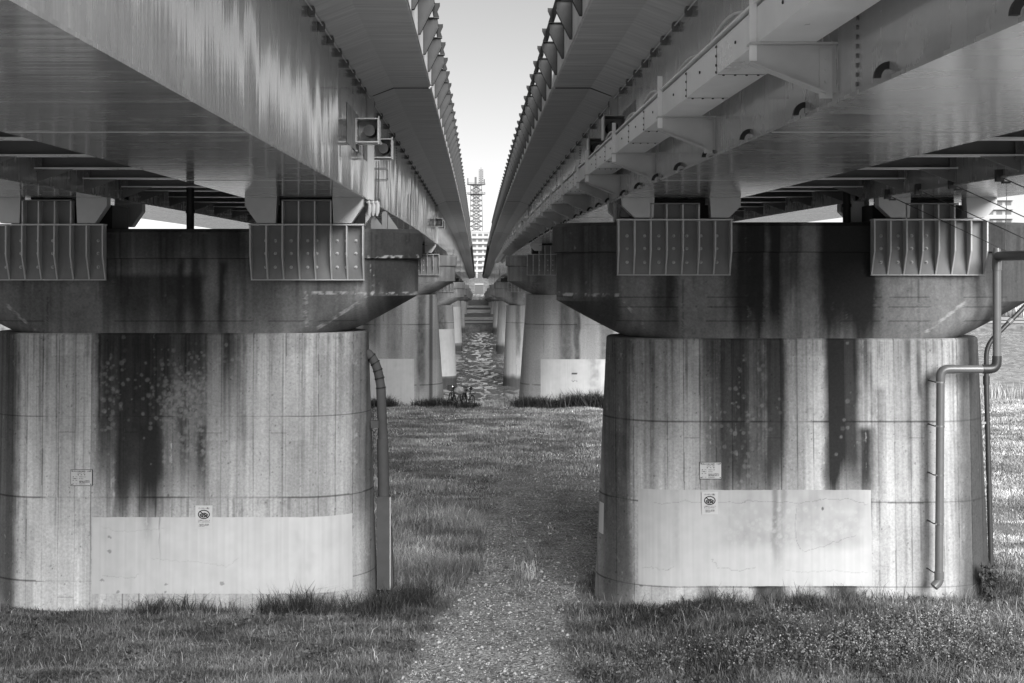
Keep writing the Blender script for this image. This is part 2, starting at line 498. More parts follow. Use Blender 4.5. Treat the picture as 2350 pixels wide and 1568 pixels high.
def paint_bands(a, X, Z, bands, seed):
    for i, (x0, x1, y0, y1, val, wgt) in enumerate(bands):
        xa, xb = p2x(x0), p2x(x1); zt, zb = p2z(y0), p2z(y1)
        wd = xb-xa
        jit = .16*(fbm(X*2+i, Z*.7, seed+i, 3)-.5)+.07*(fbm(X*9, Z*4, seed+50+i, 3)-.5)
        s = min(.11, wd*.42)
        e = ss(xa-s, xa+s, X+jit)*(1-ss(xb-s, xb+s, X+jit))
        # single runs, each with its own strength and length
        u = X+.015*(vn(Z*1.3, X*2, seed+3)-.5)
        run = .45*vn(u*15+i, Z*.22, seed+11)+.33*vn(u*38+i, Z*.35, seed+12)+.22*vn(u*80, Z*.6, seed+13)
        reach = (fbm(u*6+i, Z*0+.3, seed+90+i, 4)-.35)*1.5
        fade = ss(zb-.3, zb+.9, Z+reach*min(1, (zt-zb)*.5))
        mott = fbm(X*11, Z*8, seed+170+i, 4)
        m = e*fade*(1-ss(zt, zt+.15, Z))*ss(.24, .46, run*.46+mott*.36+.26*(fbm(X*38, Z*26, seed+210+i, 3)-.5)+.24*e*wgt-.01)
        col_ = np.floor((X-p2x(99.7)+FORM/2)/FORM)
        m = np.clip(m*wgt**.45*(.72+.5*vn(col_*3.7+i*1.3, Z*0+.5, seed+240)), 0, 1)
        v_ = val*(.5 if val < .1 else .72 if val < .16 else 1)*(.75+.5*mott)
        a = a*(1-m)+v_*m
    return a

def faint_runs(a, X, Z, seed, k=.30):
    u = X+.01*(vn(Z*1.5, X*3, seed)-.5)
    r1 = vn(u*9, Z*.25, seed+1); r2 = vn(u*30, Z*.45, seed+2); r3 = vn(u*70, Z*.9, seed+3)
    f = .4*r1+.35*r2+.25*r3
    return a*(1-k*ss(.52, .80, f))*(1+.16*ss(.5, .25, f))

def thin_runs(a, X, Z, n, seed, xr, zt, lmax):
    r = np.random.default_rng(seed)
    for _ in range(n):
        xc = r.uniform(*xr); wd = abs(r.normal(.012, .010))+.006; ln = r.uniform(.1, 1)**1.6*lmax; z0 = zt-r.uniform(0, .25)**2
        k = r.uniform(.12, .5)
        s = np.where((np.abs(X-xc) < .09) & (Z < z0) & (Z > z0-ln))[0]
        if not len(s): continue
        xo = .02*(vn(Z[s]*1.1, Z[s]*0+xc, seed+2)-.5)
        e = np.exp(-((X[s]-xc-xo)/wd)**2)*ss(0, .35, (Z[s]-(z0-ln))/ln)*(.45+.55*vn(Z[s]*5, X[s]*0+xc*9, seed+3))
        a[s] = a[s]*(1-k*e)
    return a

def paint_rings(a, X, Z, areas, seed, front):
    r = np.random.default_rng(seed)
    for (x0, x1, y0, y1, n) in areas:
        for _ in range(n):
            cx = p2x(r.normal((x0+x1)/2, (x1-x0)*.3)); cz = p2z(r.normal((y0+y1)/2, (y1-y0)*.28)); rad = r.uniform(.014, .046)
            s = np.where(front & (np.abs(X-cx) < .08) & (np.abs(Z-cz) < .08))[0]
            if not len(s): continue
            d = np.hypot(X[s]-cx, Z[s]-cz)
            d = d+rad*.5*(fbm(X[s]*34, Z[s]*34, 7, 2)-.5)
            k = (np.exp(-(d/(rad*.85))**4)*.7+.3*np.exp(-((d-rad*.75)/(rad*.3))**2))*r.uniform(.08, .55)
            a[s] = a[s]*(1-k)+.27*k
    return a

def paint_pits(a, X, Z, n, seed, xr, zr):
    r = np.random.default_rng(seed)
    for _ in range(n):
        cx = r.uniform(*xr); cz = r.uniform(*zr); rad = abs(r.normal(0, .0045))+.0065
        s = np.where((np.abs(X-cx) < .05) & (np.abs(Z-cz) < .05))[0]
        if not len(s): continue
        d = np.hypot((X[s]-cx), (Z[s]-cz)*.8)
        a[s] = a[s]*(1-.5*r.random()*(d < rad))
    return a

def stadium(cx, cy, half, r, du, du_back):
    """closed outline, front (towards -Y) finely spaced; returns x, y"""
    c = half-r
    xs, ys = [], []
    nf = max(2, int(2*c/du)); na = max(5, int(math.pi*r/du/2)); nb = max(2, int(2*c/du_back)); nab = max(4, int(math.pi*r/du_back/2))
    for i in range(nf): xs.append(cx-c+2*c*i/nf); ys.append(cy-r)
    for i in range(na): t = math.pi/2*i/na; xs.append(cx+c+r*math.sin(t)); ys.append(cy-r*math.cos(t))
    for i in range(nab): t = math.pi/2*i/nab; xs.append(cx+c+r*math.cos(t)); ys.append(cy+r*math.sin(t))
    for i in range(nb): xs.append(cx+c-2*c*i/nb); ys.append(cy+r)
    for i in range(nab): t = math.pi/2*i/nab; xs.append(cx-c-r*math.sin(t)); ys.append(cy+r*math.cos(t))
    for i in range(na): t = math.pi/2*i/na; xs.append(cx-c-r*math.cos(t)); ys.append(cy-r*math.sin(t))
    return np.array(xs), np.array(ys), (nf, na, nb, nab)

def stadium_n(cx, cy, half, r, cnt):
    nf, na, nb, nab = cnt
    c = half-r
    f = np.arange(nf)/nf; A = np.arange(na)/na*math.pi/2; Bb = np.arange(nab)/nab*math.pi/2; b = np.arange(nb)/nb
    x = np.concatenate([cx-c+2*c*f, cx+c+r*np.sin(A), cx+c+r*np.cos(Bb), cx+c-2*c*b, cx-c-r*np.sin(Bb), cx-c-r*np.cos(A)])
    y = np.concatenate([np.full(nf, cy-r), cy-r*np.cos(A), cy+r*np.sin(Bb), np.full(nb, cy+r), cy+r*np.cos(Bb), cy-r*np.sin(A)])
    return x, y

def loft(cx, cy, levels, du, du_back):
    """levels: list of (z, half, r)"""
    _, _, cnt = stadium(cx, cy, levels[0][1], levels[0][2], du, du_back)
    Xs, Ys, Zs = [], [], []
    for z, h, r in levels:
        x, y = stadium_n(cx, cy, h, r, cnt)
        Xs.append(x); Ys.append(y); Zs.append(np.full_like(x, z))
    n = len(Xs[0]); L = len(levels)
    V = np.stack([np.concatenate(Xs), np.concatenate(Ys), np.concatenate(Zs)], -1)
    i = np.arange((L-1)*n); l = i//n; k = i % n
    a = l*n+k; b = l*n+(k+1) % n
    Fq = np.stack([a, b, b+n, a+n], -1)
    # caps as fans
    ct = len(V); V = np.concatenate([V, [[cx, cy, levels[-1][0]], [cx, cy, levels[0][0]]]])
    kk = np.arange(n); top = (L-1)*n
    T = np.concatenate([np.stack([top+kk, top+(kk+1) % n, np.full(n, ct)], -1), np.stack([(kk+1) % n, kk, np.full(n, ct+1)], -1)])
    return V, Fq, T

def zlev(z0, z1, dz): 
    n = max(1, int(round((z1-z0)/dz)))
    return list(np.linspace(z0, z1, n+1))

BOLT_ME = None
RIB_ME = {}

def make_bolt():
    m = MB()
    n = 10
    prof_ = [(.030, 0), (.030, .012), (.020, .013), (.018, .036), (.010, .044), (0.001, .046)]
    vs, fs = [], []
    for r, h in prof_:
        for k in range(n):
            vs.append((r*math.cos(2*math.pi*k/n), -h, r*math.sin(2*math.pi*k/n)))
    for i in range(len(prof_)-1):
        for k in range(n):
            fs.append((i*n+k, i*n+(k+1) % n, (i+1)*n+(k+1) % n, (i+1)*n+k))
    fs.append(tuple(range(n)))
    m.add(vs, fs)
    return m.mesh("bolt", M_steel, smooth=True)

BOLT_ME = make_bolt()

def seat_bracket(pier, x0, x1, yf, zt, zb, ztop, cols, detail=True, rows=(.30, .53, .78)):
    """steel bracket bolted to the cap face at Y = yf"""
    w_ = x1-x0; dep = .24
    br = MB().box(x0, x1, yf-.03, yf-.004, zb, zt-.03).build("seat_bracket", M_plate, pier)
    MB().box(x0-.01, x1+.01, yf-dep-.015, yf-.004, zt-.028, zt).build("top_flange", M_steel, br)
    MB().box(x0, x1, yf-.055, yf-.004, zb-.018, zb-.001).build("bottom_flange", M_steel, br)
    zk = zb+(zt-zb)*.42
    rib = MB().prism([(-dep, 0), (-.03, 0), (-.03, -(zt-.029-zb-.001)), (-.05, -(zt-.029-zb-.001)), (-dep, -(zt-.029-zk))], -.013, .013, 'x').mesh("stiffener_rib", M_steel)
    n = 8
    xs = [x0+.015+(w_-.03)*i/(n-1) for i in range(n)]
    for x in xs: place("stiffener_rib", rib, (x, yf, zt-.029), br)
    # upper stopper cells between the girder feet
    ub = MB()
    ub.box(xs[2], xs[5], yf+.01, yf+.035, zt+.001, ztop)
    ub.box(xs[2]-.013, xs[5]+.013, yf-dep+.02, yf+.01, ztop-.024, ztop)
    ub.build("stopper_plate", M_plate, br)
    rib2 = MB().box(-.013, .013, -dep+.03, .0095, .001, ztop-zt-.025).mesh("stopper_rib", M_steel)
    for x in xs[2:6]: place("stopper_rib", rib2, (x, yf, zt), br)
    if detail:
        for c in cols:
            for r_ in rows:
                place("bolt", BOLT_ME, (x0+w_*c, yf-.03, zt-(zt-zb)*r_), br)
    return br

def patch_strip(pier, cx, cy, half_f, r_f, z0, z1, s0, s1, alb, seed, off=.006, name="paint_patch", du=.014):
    """painted patch following the column outline; s measured along the outline, 0 at the face centre"""
    ns = max(8, int((s1-s0)/du)); nz = max(6, int((z1-z0)/du))
    S = np.linspace(s0, s1, ns); Zl = np.linspace(z0, z1, nz)
    SS, ZZ = np.meshgrid(S, Zl)
    if du < .03:
        ed = .016*(fbm(Zl*9, Zl*0+seed, seed, 3)-.5); SS[:, 0] += ed; SS[:, -1] += ed[::-1]
        ed = .014*(fbm(S*7, S*0+seed, seed+1, 3)-.5); ZZ[0, :] += ed; ZZ[-1, :] += ed[::-1]
    half = half_f(ZZ); r = r_f(ZZ)+off; c = half-(r-off)
    sg = np.sign(SS); u = np.abs(SS)
    th = np.clip((u-c)/r, 0, math.pi)
    X = cx+sg*np.where(u <= c, u, c+r*np.sin(th))
    Y = cy-r*np.where(u <= c, 1, np.cos(th))
    V = np.stack([X, Y, ZZ], -1).reshape(-1, 3)
    i = np.arange((nz-1)*(ns-1)); a = (i//(ns-1))*ns+i % (ns-1)
    Fq = np.stack([a, a+1, a+ns+1, a+ns], -1)
    A = alb(SS+cx, ZZ, seed).ravel()
    me = np_mesh(name, V-np.array(wl(pier)), Fq, M_paint, {"alb": A}, smooth=True)
    o = bpy.data.objects.new(name, me); COL.objects.link(o); o.parent = pier; WL[o.name] = wl(pier)
    return o

def crack(A, X, Z, pts, seed, w_=.006, k=.45):
    k = k*.6
    r = np.random.default_rng(seed)
    for (xa, ya), (xb, yb) in zip(pts[:-1], pts[1:]):
        x0, z0, x1, z1 = p2x(xa), p2z(ya), p2x(xb), p2z(yb)
        n = 8
        q = [(x0+(x1-x0)*t+(r.normal(0, .012) if 0 < t < 1 else 0), z0+(z1-z0)*t+(r.normal(0, .012) if 0 < t < 1 else 0)) for t in np.linspace(0, 1, n)]
        for (a, b), (c, d) in zip(q[:-1], q[1:]):
            L2 = (c-a)**2+(d-b)**2+1e-9
            t = np.clip(((X-a)*(c-a)+(Z-b)*(d-b))/L2, 0, 1)
            ds = np.hypot(X-a-t*(c-a), Z-b-t*(d-b))
            A = A*(1-k*(ds < w_))
    return A

def alb_patch(X, Z, seed):
    a = .445*(.93+.14*fbm(X*1.5, Z*1.5, seed, 4))
    a = a*(.94+.12*vn(X*30, Z*.8, seed+3))*(.94+.12*fbm(X*6, Z*6, seed+6, 3))
    a = a*(1-.12*ss(.6, .8, fbm(X*2.2, Z*1.1, seed+7, 4)))
    return a

def alb_patch_L(X, Z, seed):
    a = alb_patch(X, Z, seed)*1.12
    a = a*(1-.10*vn(X*5, Z*.4, seed+8)*ss(p2x(560), p2x(300), X))
    a = paint_bands(a, X, Z, [(330,352,1180,1240,.2,.6),(365,368,1180,1260,.15,.7)], seed)
    a = crack(a, X, Z, [(235,1205),(262,1215),(300,1218),(340,1214),(380,1210)], 3, k=.18)
    a = crack(a, X, Z, [(240,1318),(270,1322),(310,1322),(322,1315)], 4, k=.25)
    a = crack(a, X, Z, [(350,1278),(400,1284),(450,1286),(500,1292),(525,1296),(550,1276)], 5, k=.2)
    r = np.random.default_rng(5)
    for cx, cy, rad in [(240,1328,.05),(275,1355,.05),(383,1355,.035),(385,1338,.04),(512,1335,.06),(255,1230,.05),(255,1262,.06)]:
        d = np.hypot((X-p2x(cx))*.8, Z-p2z(cy))+.03*(fbm(X*40, Z*40, 77, 2)-.5)
        a = a*(1-.45*(d < rad*.55))
    return a

def alb_patch_R(X, Z, seed):
    a = alb_patch(X, Z, seed)
    mid = ss(p2x(1590), p2x(1720), X)*(1-ss(p2x(1960), p2x(2010), X))*ss(p2z(1270), p2z(1235), Z)
    a = a*(1-.22*mid*(.6+.8*fbm(X*5, Z*5, seed+2, 3)))
    a = paint_bands(a, X, Z, [(1770,1784,1118,1300,.16,.55),(1790,1800,1118,1240,.18,.5),(1768,1800,1240,1305,.24,.5),(1545,1560,1125,1320,.36,.5)], seed)
    sh = a.shape; af = a.ravel(); Xf = X.ravel(); Zf = Z.ravel()
    r = np.random.default_rng(8)
    for _ in range(260):
        cx = p2x(r.uniform(1600, 1985)); cz = p2z(r.triangular(1130, 1205, 1275)); rad = r.uniform(.02, .05)
        s = np.where((np.abs(Xf-cx) < .07) & (np.abs(Zf-cz) < .07))[0]
        d = np.hypot(Xf[s]-cx, Zf[s]-cz)
        k = np.exp(-((d-rad*.6)/(rad*.4))**2)*r.uniform(.08, .4)
        af[s] = af[s]*(1-k)+.45*k
    a = af.reshape(sh)
    a = crack(a, X, Z, [(1500,1152),(1600,1150),(1700,1152),(1715,1145),(1755,1150),(1860,1150),(1890,1142),(1950,1144),(1988,1155)], 3, k=.4)
    a = crack(a, X, Z, [(1470,1302),(1500,1300),(1530,1305),(1545,1295)], 5, k=.3)
    a = crack(a, X, Z, [(1630,1280),(1645,1300),(1690,1305),(1730,1298)], 6, k=.4)
    a = crack(a, X, Z, [(1825,1165),(1820,1210),(1832,1255),(1845,1262),(1900,1245),(1960,1225)], 7, k=.4)
    a = crack(a, X, Z, [(1800,1305),(1850,1310),(1920,1306),(1985,1310)], 9, k=.3)
    d = np.hypot((X-p2x(1884))*1.6, Z-p2z(1165))+.03*(fbm(X*30, Z*30, 7, 2)-.5)
    a = a*(1-.75*(d < .03))
    return a

CAP_BANDS = {
 'L': [(-140,30,500,770,.17,.5),(30,215,640,770,.155,.6),(150,218,650,770,.20,.5),(235,470,640,770,.085,.8),(225,560,515,640,.06,.8),(408,424,600,760,.05,.7),(440,462,600,765,.05,.7),(500,520,610,770,.05,.8),
       (380,404,690,770,.11,.5),(570,720,645,770,.155,.55),(720,800,600,770,.11,.5),(838,1010,480,700,.07,1),(-60,240,515,640,.08,.7)],  # band at the cap's right end darkened to counter sunlight on it
 'R': [(1250,1422,500,690,.075,.85),(1300,1430,690,790,.08,.7),(1424,1500,628,780,.21,.75),(1500,1560,628,780,.085,.8),(1560,1664,628,780,.215,.8),(1664,1700,628,780,.12,.6),
       (1688,1760,505,780,.045,.9),(1760,1800,505,780,.035,.95),(1800,1842,505,690,.09,.6),(1838,1880,540,780,.20,.75),(1880,2010,505,780,.03,1),(2010,2030,628,780,.12,.6),(2025,2262,628,780,.215,.8),(2262,2400,500,790,.06,.8)]}

def cap_alb(side, V, ztop, near):
    X, Z = V[:, 0], V[:, 2]+(0 if near else 0)
    a = .165*(.62+.76*fbm(X*1.6, Z*1.6, 21 if side == 'L' else 27, 5))
    a = faint_runs(a, X, Z, 633 if side == 'L' else 644, .35)
    a = a*(1+.5*ss(.62, .85, fbm(X*5, Z*1.2, 655, 4)))
    a = a*(.85+.3*vn(X*24, Z*.7, 22))
    if near:
        a = paint_bands(a, X, Z, CAP_BANDS[side], 300 if side == 'L' else 400)
        a = thin_runs(a, X, Z, 120, 811 if side == 'L' else 812, (X.min(), X.max()), ztop-.05, 1.9)
        # formwork joints
        for z in (p2z(682), p2z(705), p2z(738)) if side == 'R' else (p2z(737),):
            a = a*(1-.5*(np.abs(Z-z) < .010)*(vn(X*2, Z*0, 61) > .35))
        for x in ((p2x(1568), p2x(1744), p2x(2110)) if side == 'R' else (p2x(107), p2x(697))):
            a = a*(1-.45*(np.abs(X-x) < .010)*(Z < p2z(640)))
        # white efflorescence
        k = fbm(X*16, Z*16, 71, 3)
        lines = []
        if side == 'L':
            lines = [((852,600),(855,674)),((712,672),(956,676)),((722,757),(852,676)),((700,672),(703,757)),((845,590),(968,588)),((15,702),(75,757))]
        else:
            lines = [((1280,676),(1420,678)),((2130,760),(2215,695)),((1430,690),(1490,760))]
        for (xa, ya), (xb, yb) in lines:
            x0, z0, x1, z1 = p2x(xa), p2z(ya), p2x(xb), p2z(yb)
            L2 = (x1-x0)**2+(z1-z0)**2
            t = np.clip(((X-x0)*(x1-x0)+(Z-z0)*(z1-z0))/L2, 0, 1)
            d = np.hypot(X-x0-t*(x1-x0), Z-z0-t*(z1-z0))
            mk = (d < .03)*ss(.45, .68, k)
            a = a*(1-mk*.7)+.42*mk*.7
        a = paint_pits(a, X, Z, 120, 91, (X.min(), X.max()), (p2z(770), p2z(640)))
    else:
        a = a*(.75+.5*vn(X*2.2, Z*.1, 35))
    return np.clip(a, .02, .7)

def pier(side, i, Y, ztop, zcb, zg, batter, label, lod):
    """hammerhead pier; zcb = underside of cap, zg = foot of column"""
    cx = XC[side]
    t = empty("bridge_pier", (cx, Y, zg), label, "bridge pier", "concrete piers under the twin bridges")
    near = lod == 0
    r0 = 1.2
    half_f = lambda z: 3.53+(zcb-z)*batter
    r_f = lambda z: r0+(zcb-z)*batter*.8
    du = .0125 if near else (.035 if lod == 1 else .16)
    lv = [(z, half_f(z), r_f(z)) for z in zlev(zg, zcb-.05, .016 if near else (.045 if lod == 1 else .3))]
    lv += [(zcb-.025, 3.523, r0-.007), (zcb, 3.49, r0-.04)]
    V, Fq, T = loft(cx, Y, lv, du, .25)
    X, Z = V[:, 0].copy(), V[:, 2].copy()
    front = V[:, 1] < Y+.2
    if near:
        a = .39*(.82+.36*fbm(X*.9, Z*.9, 41, 5))*(.92+.16*fbm(X*6, Z*5, 46, 4))
        a = a*(.95+.10*vn(X*26, Z*.6, 42))*(.93+.14*vn(X*5, Z*.35, 43))
        a = faint_runs(a, X, Z, 611 if side == 'L' else 622, .11)
        if side == 'L': a = a*(1+.22*(1-ss(p2x(200), p2x(226), X))*ss(p2x(30), p2x(48), X))
        else: a = a*(1-.16*ss(p2x(2030), p2x(2090), X))  # right part darkened to offset the stronger light falling there
        a = paint_bands(a, X, Z, STAINS_COL[side], 500 if side == 'L' else 700)
        zj = (p2z(955), p2z(1140), p2z(1330)) if side == 'L' else (p2z(967), p2z(1151), p2z(1343))
        a = paint_lines(a, X, Z, p2x(99.7) if side == 'L' else p2x(1568), zj, 60)
        a = thin_runs(a, X, Z, 170, 801 if side == 'L' else 802, (X.min(), X.max()), zcb, 4.2)
        a = thin_runs(a, X, Z, 60, 803, (X.min(), X.max()), p2z(1140), 1.6)
        a = paint_rings(a, X, Z, RINGS_COL[side], 13, front)
        a = paint_pits(a, X, Z, 1500, 19 if side == 'L' else 20, (X.min(), X.max()), (zg, zcb))
        # tie holes and small board insets
        for (xa, xb, ya, yb) in ([(136,174,955,991),(286,323,955,991),(472,510,955,993),(623,660,955,994),(136,174,1330,1366)] if side == 'L' else [(1568,1604,967,1004),(1754,1790,967,1004),(2083,2120,967,1004)]):
            e = (np.abs(Z-p2z(yb)) < .008) & (X > p2x(xa)) & (X < p2x(xb))
            a = a*(1-.4*e)
    else:
        X2 = X*1.0+Y*3.7; s_ = 40+i*7+(0 if side == 'L' else 3)
        a = .31*(.85+.3*fbm(X2*.9, Z*.5, s_, 4))*(.86+.28*vn(X2*9, Z*.3, s_+1))
        # run-off streaks
        r = np.random.default_rng(s_)
        for k in range(5):
            xc = cx+r.uniform(-3, 3); wd = r.uniform(.12, .45); zb = r.uniform(zg, zcb-1)
            jit = .12*(vn(X2*4, Z*1.5, s_+5+k)-.5)
            mk = np.exp(-((X-xc+jit)/wd)**4)*ss(zb-.2, zb+1.0, Z)*r.uniform(.5, .95)*(.6+.5*fbm(X2*8, Z*6, s_+k, 3))
            mk = np.clip(mk, 0, 1)
            a = a*(1-mk)+.06*mk
        if i == 1 and side == 'L':
            mk = np.clip(np.exp(-((X-(-2.35))/.10)**4), 0, 1)*.85
            a = a*(1-mk)+.04*mk
        a = paint_lines(a, X, Z, cx, (zcb-1.5, zcb-3.0, zcb-4.5), 60, .4 if lod == 1 else 0, .9)
        if Y > 80 and Y < 214:
            wet = 1-ss(-3.3, -2.7, Z+.15*vn(X*3, Z*0, 3))
            a = a*(1-.8*wet)
    c = bpy.data.objects.new("column", np_mesh("column", V-np.array([cx, Y, zg]), Fq, M_conc, {"alb": np.clip(a, .02, .8)}, True, T))
    COL.objects.link(c); c.parent = t; WL[c.name] = wl(t)
    # cap
    hz = ztop-zcb; rC = 1.15
    zs = zcb+.002
    z1 = zcb+.68; z2 = ztop-.56; z3 = ztop-.52; z4 = ztop-.07
    lv = []
    d = .02 if near else .06
    hb = 3.20
    for z in zlev(zs, z1, d):
        q = (z-zs)/(z1-zs)
        lv.append((z, hb+(4.49-hb)*(q**.93), rC))
    for z in zlev(z1, z2, d)[1:]: lv.append((z, 4.49, rC))
    for z in zlev(z2, z3, d)[1:]: lv.append((z, 4.57, rC+.08))
    for z in zlev(z3, z4, d)[1:]: lv.append((z, 4.57, rC+.08))
    lv.append((ztop, 4.49, rC+.0))
    V, Fq, T = loft(cx, Y, lv, .02 if near else .1, .3)
    a = cap_alb(side, V, ztop, near)
    if not near: a = np.clip(a*1.15, 0, 1)
    c2 = bpy.data.objects.new("pier_cap", np_mesh("pier_cap", V-np.array([cx, Y, zg]), Fq, M_conc, {"alb": a}, True, T))
    for me_ in (c2.data, c.data):
        try: me_.set_sharp_from_angle(angle=R(28))
        except Exception: pass
    COL.objects.link(c2); c2.parent = t; WL[c2.name] = wl(t)
    # bearings
    gz = zf(Y)-depth(Y)
    for d0 in (1.19, 5.85):
        xa, xb = bx(side, d0), bx(side, d0+2.11)
        xm = (xa+xb)/2
        bm_ = MB(); bm_.box(xm-.95, xm+.95, Y-.6, Y+.6, ztop, gz-.10); bm_.box(xm-.55, xm+.55, Y-.7, Y+.7, gz-.10, gz-.004)
        bm_.box(xm-.6, xm+.6, Y-.75, Y+.75, ztop-.002, ztop+.06)
        bm_.build("bearing", M_black, t)
    return t, half_f, r_f

def p_label(i, side):
    s = 'left' if side == 'L' else 'right'
    o = ['nearest', 'second', 'third', 'fourth', 'fifth', 'sixth', 'seventh'][i]
    if i == 0:
        return ("nearest %s hammerhead pier, streaked concrete, %s" % (s, "duct on its right side" if side == 'L' else "grey drainpipe on its face"))
    if i == 1:
        return "%s %s pier, standing on grass with pale patch %s" % (o, s, "beside parked bicycles" if side == 'L' else "behind tall dark grass")
    if i in (2, 3):
        return "%s %s pier in a row, %s, standing in river water" % (o, s, "with white painted column" if side == 'L' else "bare pale concrete")
    return "%s %s pier in its row, small pale column near the far bank" % (o, s)

PT = {}
for i, Y in enumerate(PIERS):
    for side in 'LR':
        if i == 0: ztop = 6.98 if side == 'L' else 7.10; zcb = 5.06 if side == 'L' else 4.96; zg = -.25; bt = .034 if side == 'L' else .046
        elif i == 1: ztop = 6.82; zcb = 4.84; zg = -1.2; bt = .07
        else:
            ztop = zf(Y)-depth(Y)-.85; zcb = ztop-1.95; zg = -6 if Y < 214 else -3.2; bt = .045
        PT[(i, side)] = pier(side, i, Y, ztop, zcb, zg, bt, p_label(i, side), 0 if i == 0 else (1 if i < 3 else 2))+(ztop, zcb, zg)

# brackets on the nearest two piers
for side, xs_ in (('L', [(-4.15, -2.07), (-8.88, -6.80)]), ('R', [(2.55, 4.63), (7.20, 9.28)])):
    p_, hf, rf, ztop, zcb, zg = PT[(0, side)]
    yf = 26.2-1.23
    for j, (x0, x1) in enumerate(xs_):
        cols = [(.13, .215, .355, .50, .58, .76, .84, .925), (.12, .25, .40, .53, .70, .93)][j] if side == 'L' else [(.09, .245, .37, .50, .615, .74, .88), (.09, .24, .36, .49)][j]
        seat_bracket(p_, x0, x1, yf, (7.06 if side == 'L' else 7.15), (6.05 if side == 'L' else 6.14), 7.50 if side == 'L' else 7.44, cols)
    p_, hf, rf, ztop, zcb, zg = PT[(1, side)]
    yf = 69.5-1.23
    for j, (x0, x1) in enumerate([(bx(side, 1.0), bx(side, 3.1)), (bx(side, 5.7), bx(side, 7.8))]):
        x0, x1 = min(x0, x1), max(x0, x1)
        seat_bracket(p_, x0, x1, yf, ztop+.06, ztop-.98, ztop+.5, (.15, .3, .5, .62, .85), detail=(j == 0))
    p_, hf, rf, ztop, zcb, zg = PT[(2, side)]
    x0, x1 = sorted((bx(side, 1.1), bx(side, 3.2)))
    seat_bracket(p_, x0, x1, PIERS[2]-1.23, ztop+.04, ztop-.8, ztop+.45, (.1, .25, .4, .55, .7, .85), detail=(side == 'R'), rows=(.2, .45, .7))

# pale paint patches
p_, hf, rf, ztop, zcb, zg = PT[(0, 'L')]
patch_strip(p_, XC['L'], 26.2, hf, rf, .31, 1.70, -7.05-XC['L'], 3.42, alb_patch_L, 81)
p_, hf, rf, ztop, zcb, zg = PT[(0, 'R')]
patch_strip(p_, XC['R'], 26.2, hf, rf, .46, 2.20, 2.92-XC['R'], 7.19-XC['R'], alb_patch_R, 82)
patch_strip(p_, XC['R'], 26.2, hf, rf, 1.22, 1.80, -4.30, -4.02, lambda X, Z, s: .6+0*X, 83, du=.03)
p_, hf, rf, ztop, zcb, zg = PT[(1, 'L')]
patch_strip(p_, XC['L'], 69.5, hf, rf, -.63, 1.64, -3.2, -3.17-XC['L'], alb_patch, 84, du=.05)
p_, hf, rf, ztop, zcb, zg = PT[(1, 'R')]
def alb_p2(X, Z, s):
    a = alb_patch(X, Z, s)
    mk = np.exp(-((X-5.85+.1*(vn(X*4, Z*4, 4)-.5))/.28)**4)*.5*(fbm(X*5, Z*5, 3, 3))
    a = a*(1-mk)
    a = np.where((np.abs(X-4.85) < .14) & (np.abs(Z-.90) < .035), .03, a)
    a = np.where((np.abs(X-4.85) < .14) & (np.abs(Z-.55-.03*np.sin(X*30)) < .02), .12, a)
    return a
patch_strip(p_, XC['R'], 69.5, hf, rf, -.75, 1.62, 3.15-XC['R'], 3.3, alb_p2, 85, du=.04)
p_, hf, rf, ztop, zcb, zg = PT[(2, 'L')]
patch_strip(p_, XC['L'], PIERS[2], hf, rf, -3.1, .9, -3.2, 5.2, lambda X, Z, s: alb_patch(X, Z, s)*1.1, 86, du=.1)
p_, hf, rf, ztop, zcb, zg = PT[(3, 'L')]
patch_strip(p_, XC['L'], PIERS[3], hf, rf, -2.9, 1.4, -3.2, 5.2, lambda X, Z, s: alb_patch(X, Z, s)*1.1, 87, du=.12)

# ------------------------------------------------------------------ bridge superstructure
def yl(y0, y1, d):
    n = max(1, int(math.ceil((y1-y0)/d)))
    return list(np.linspace(y0, y1, n+1))

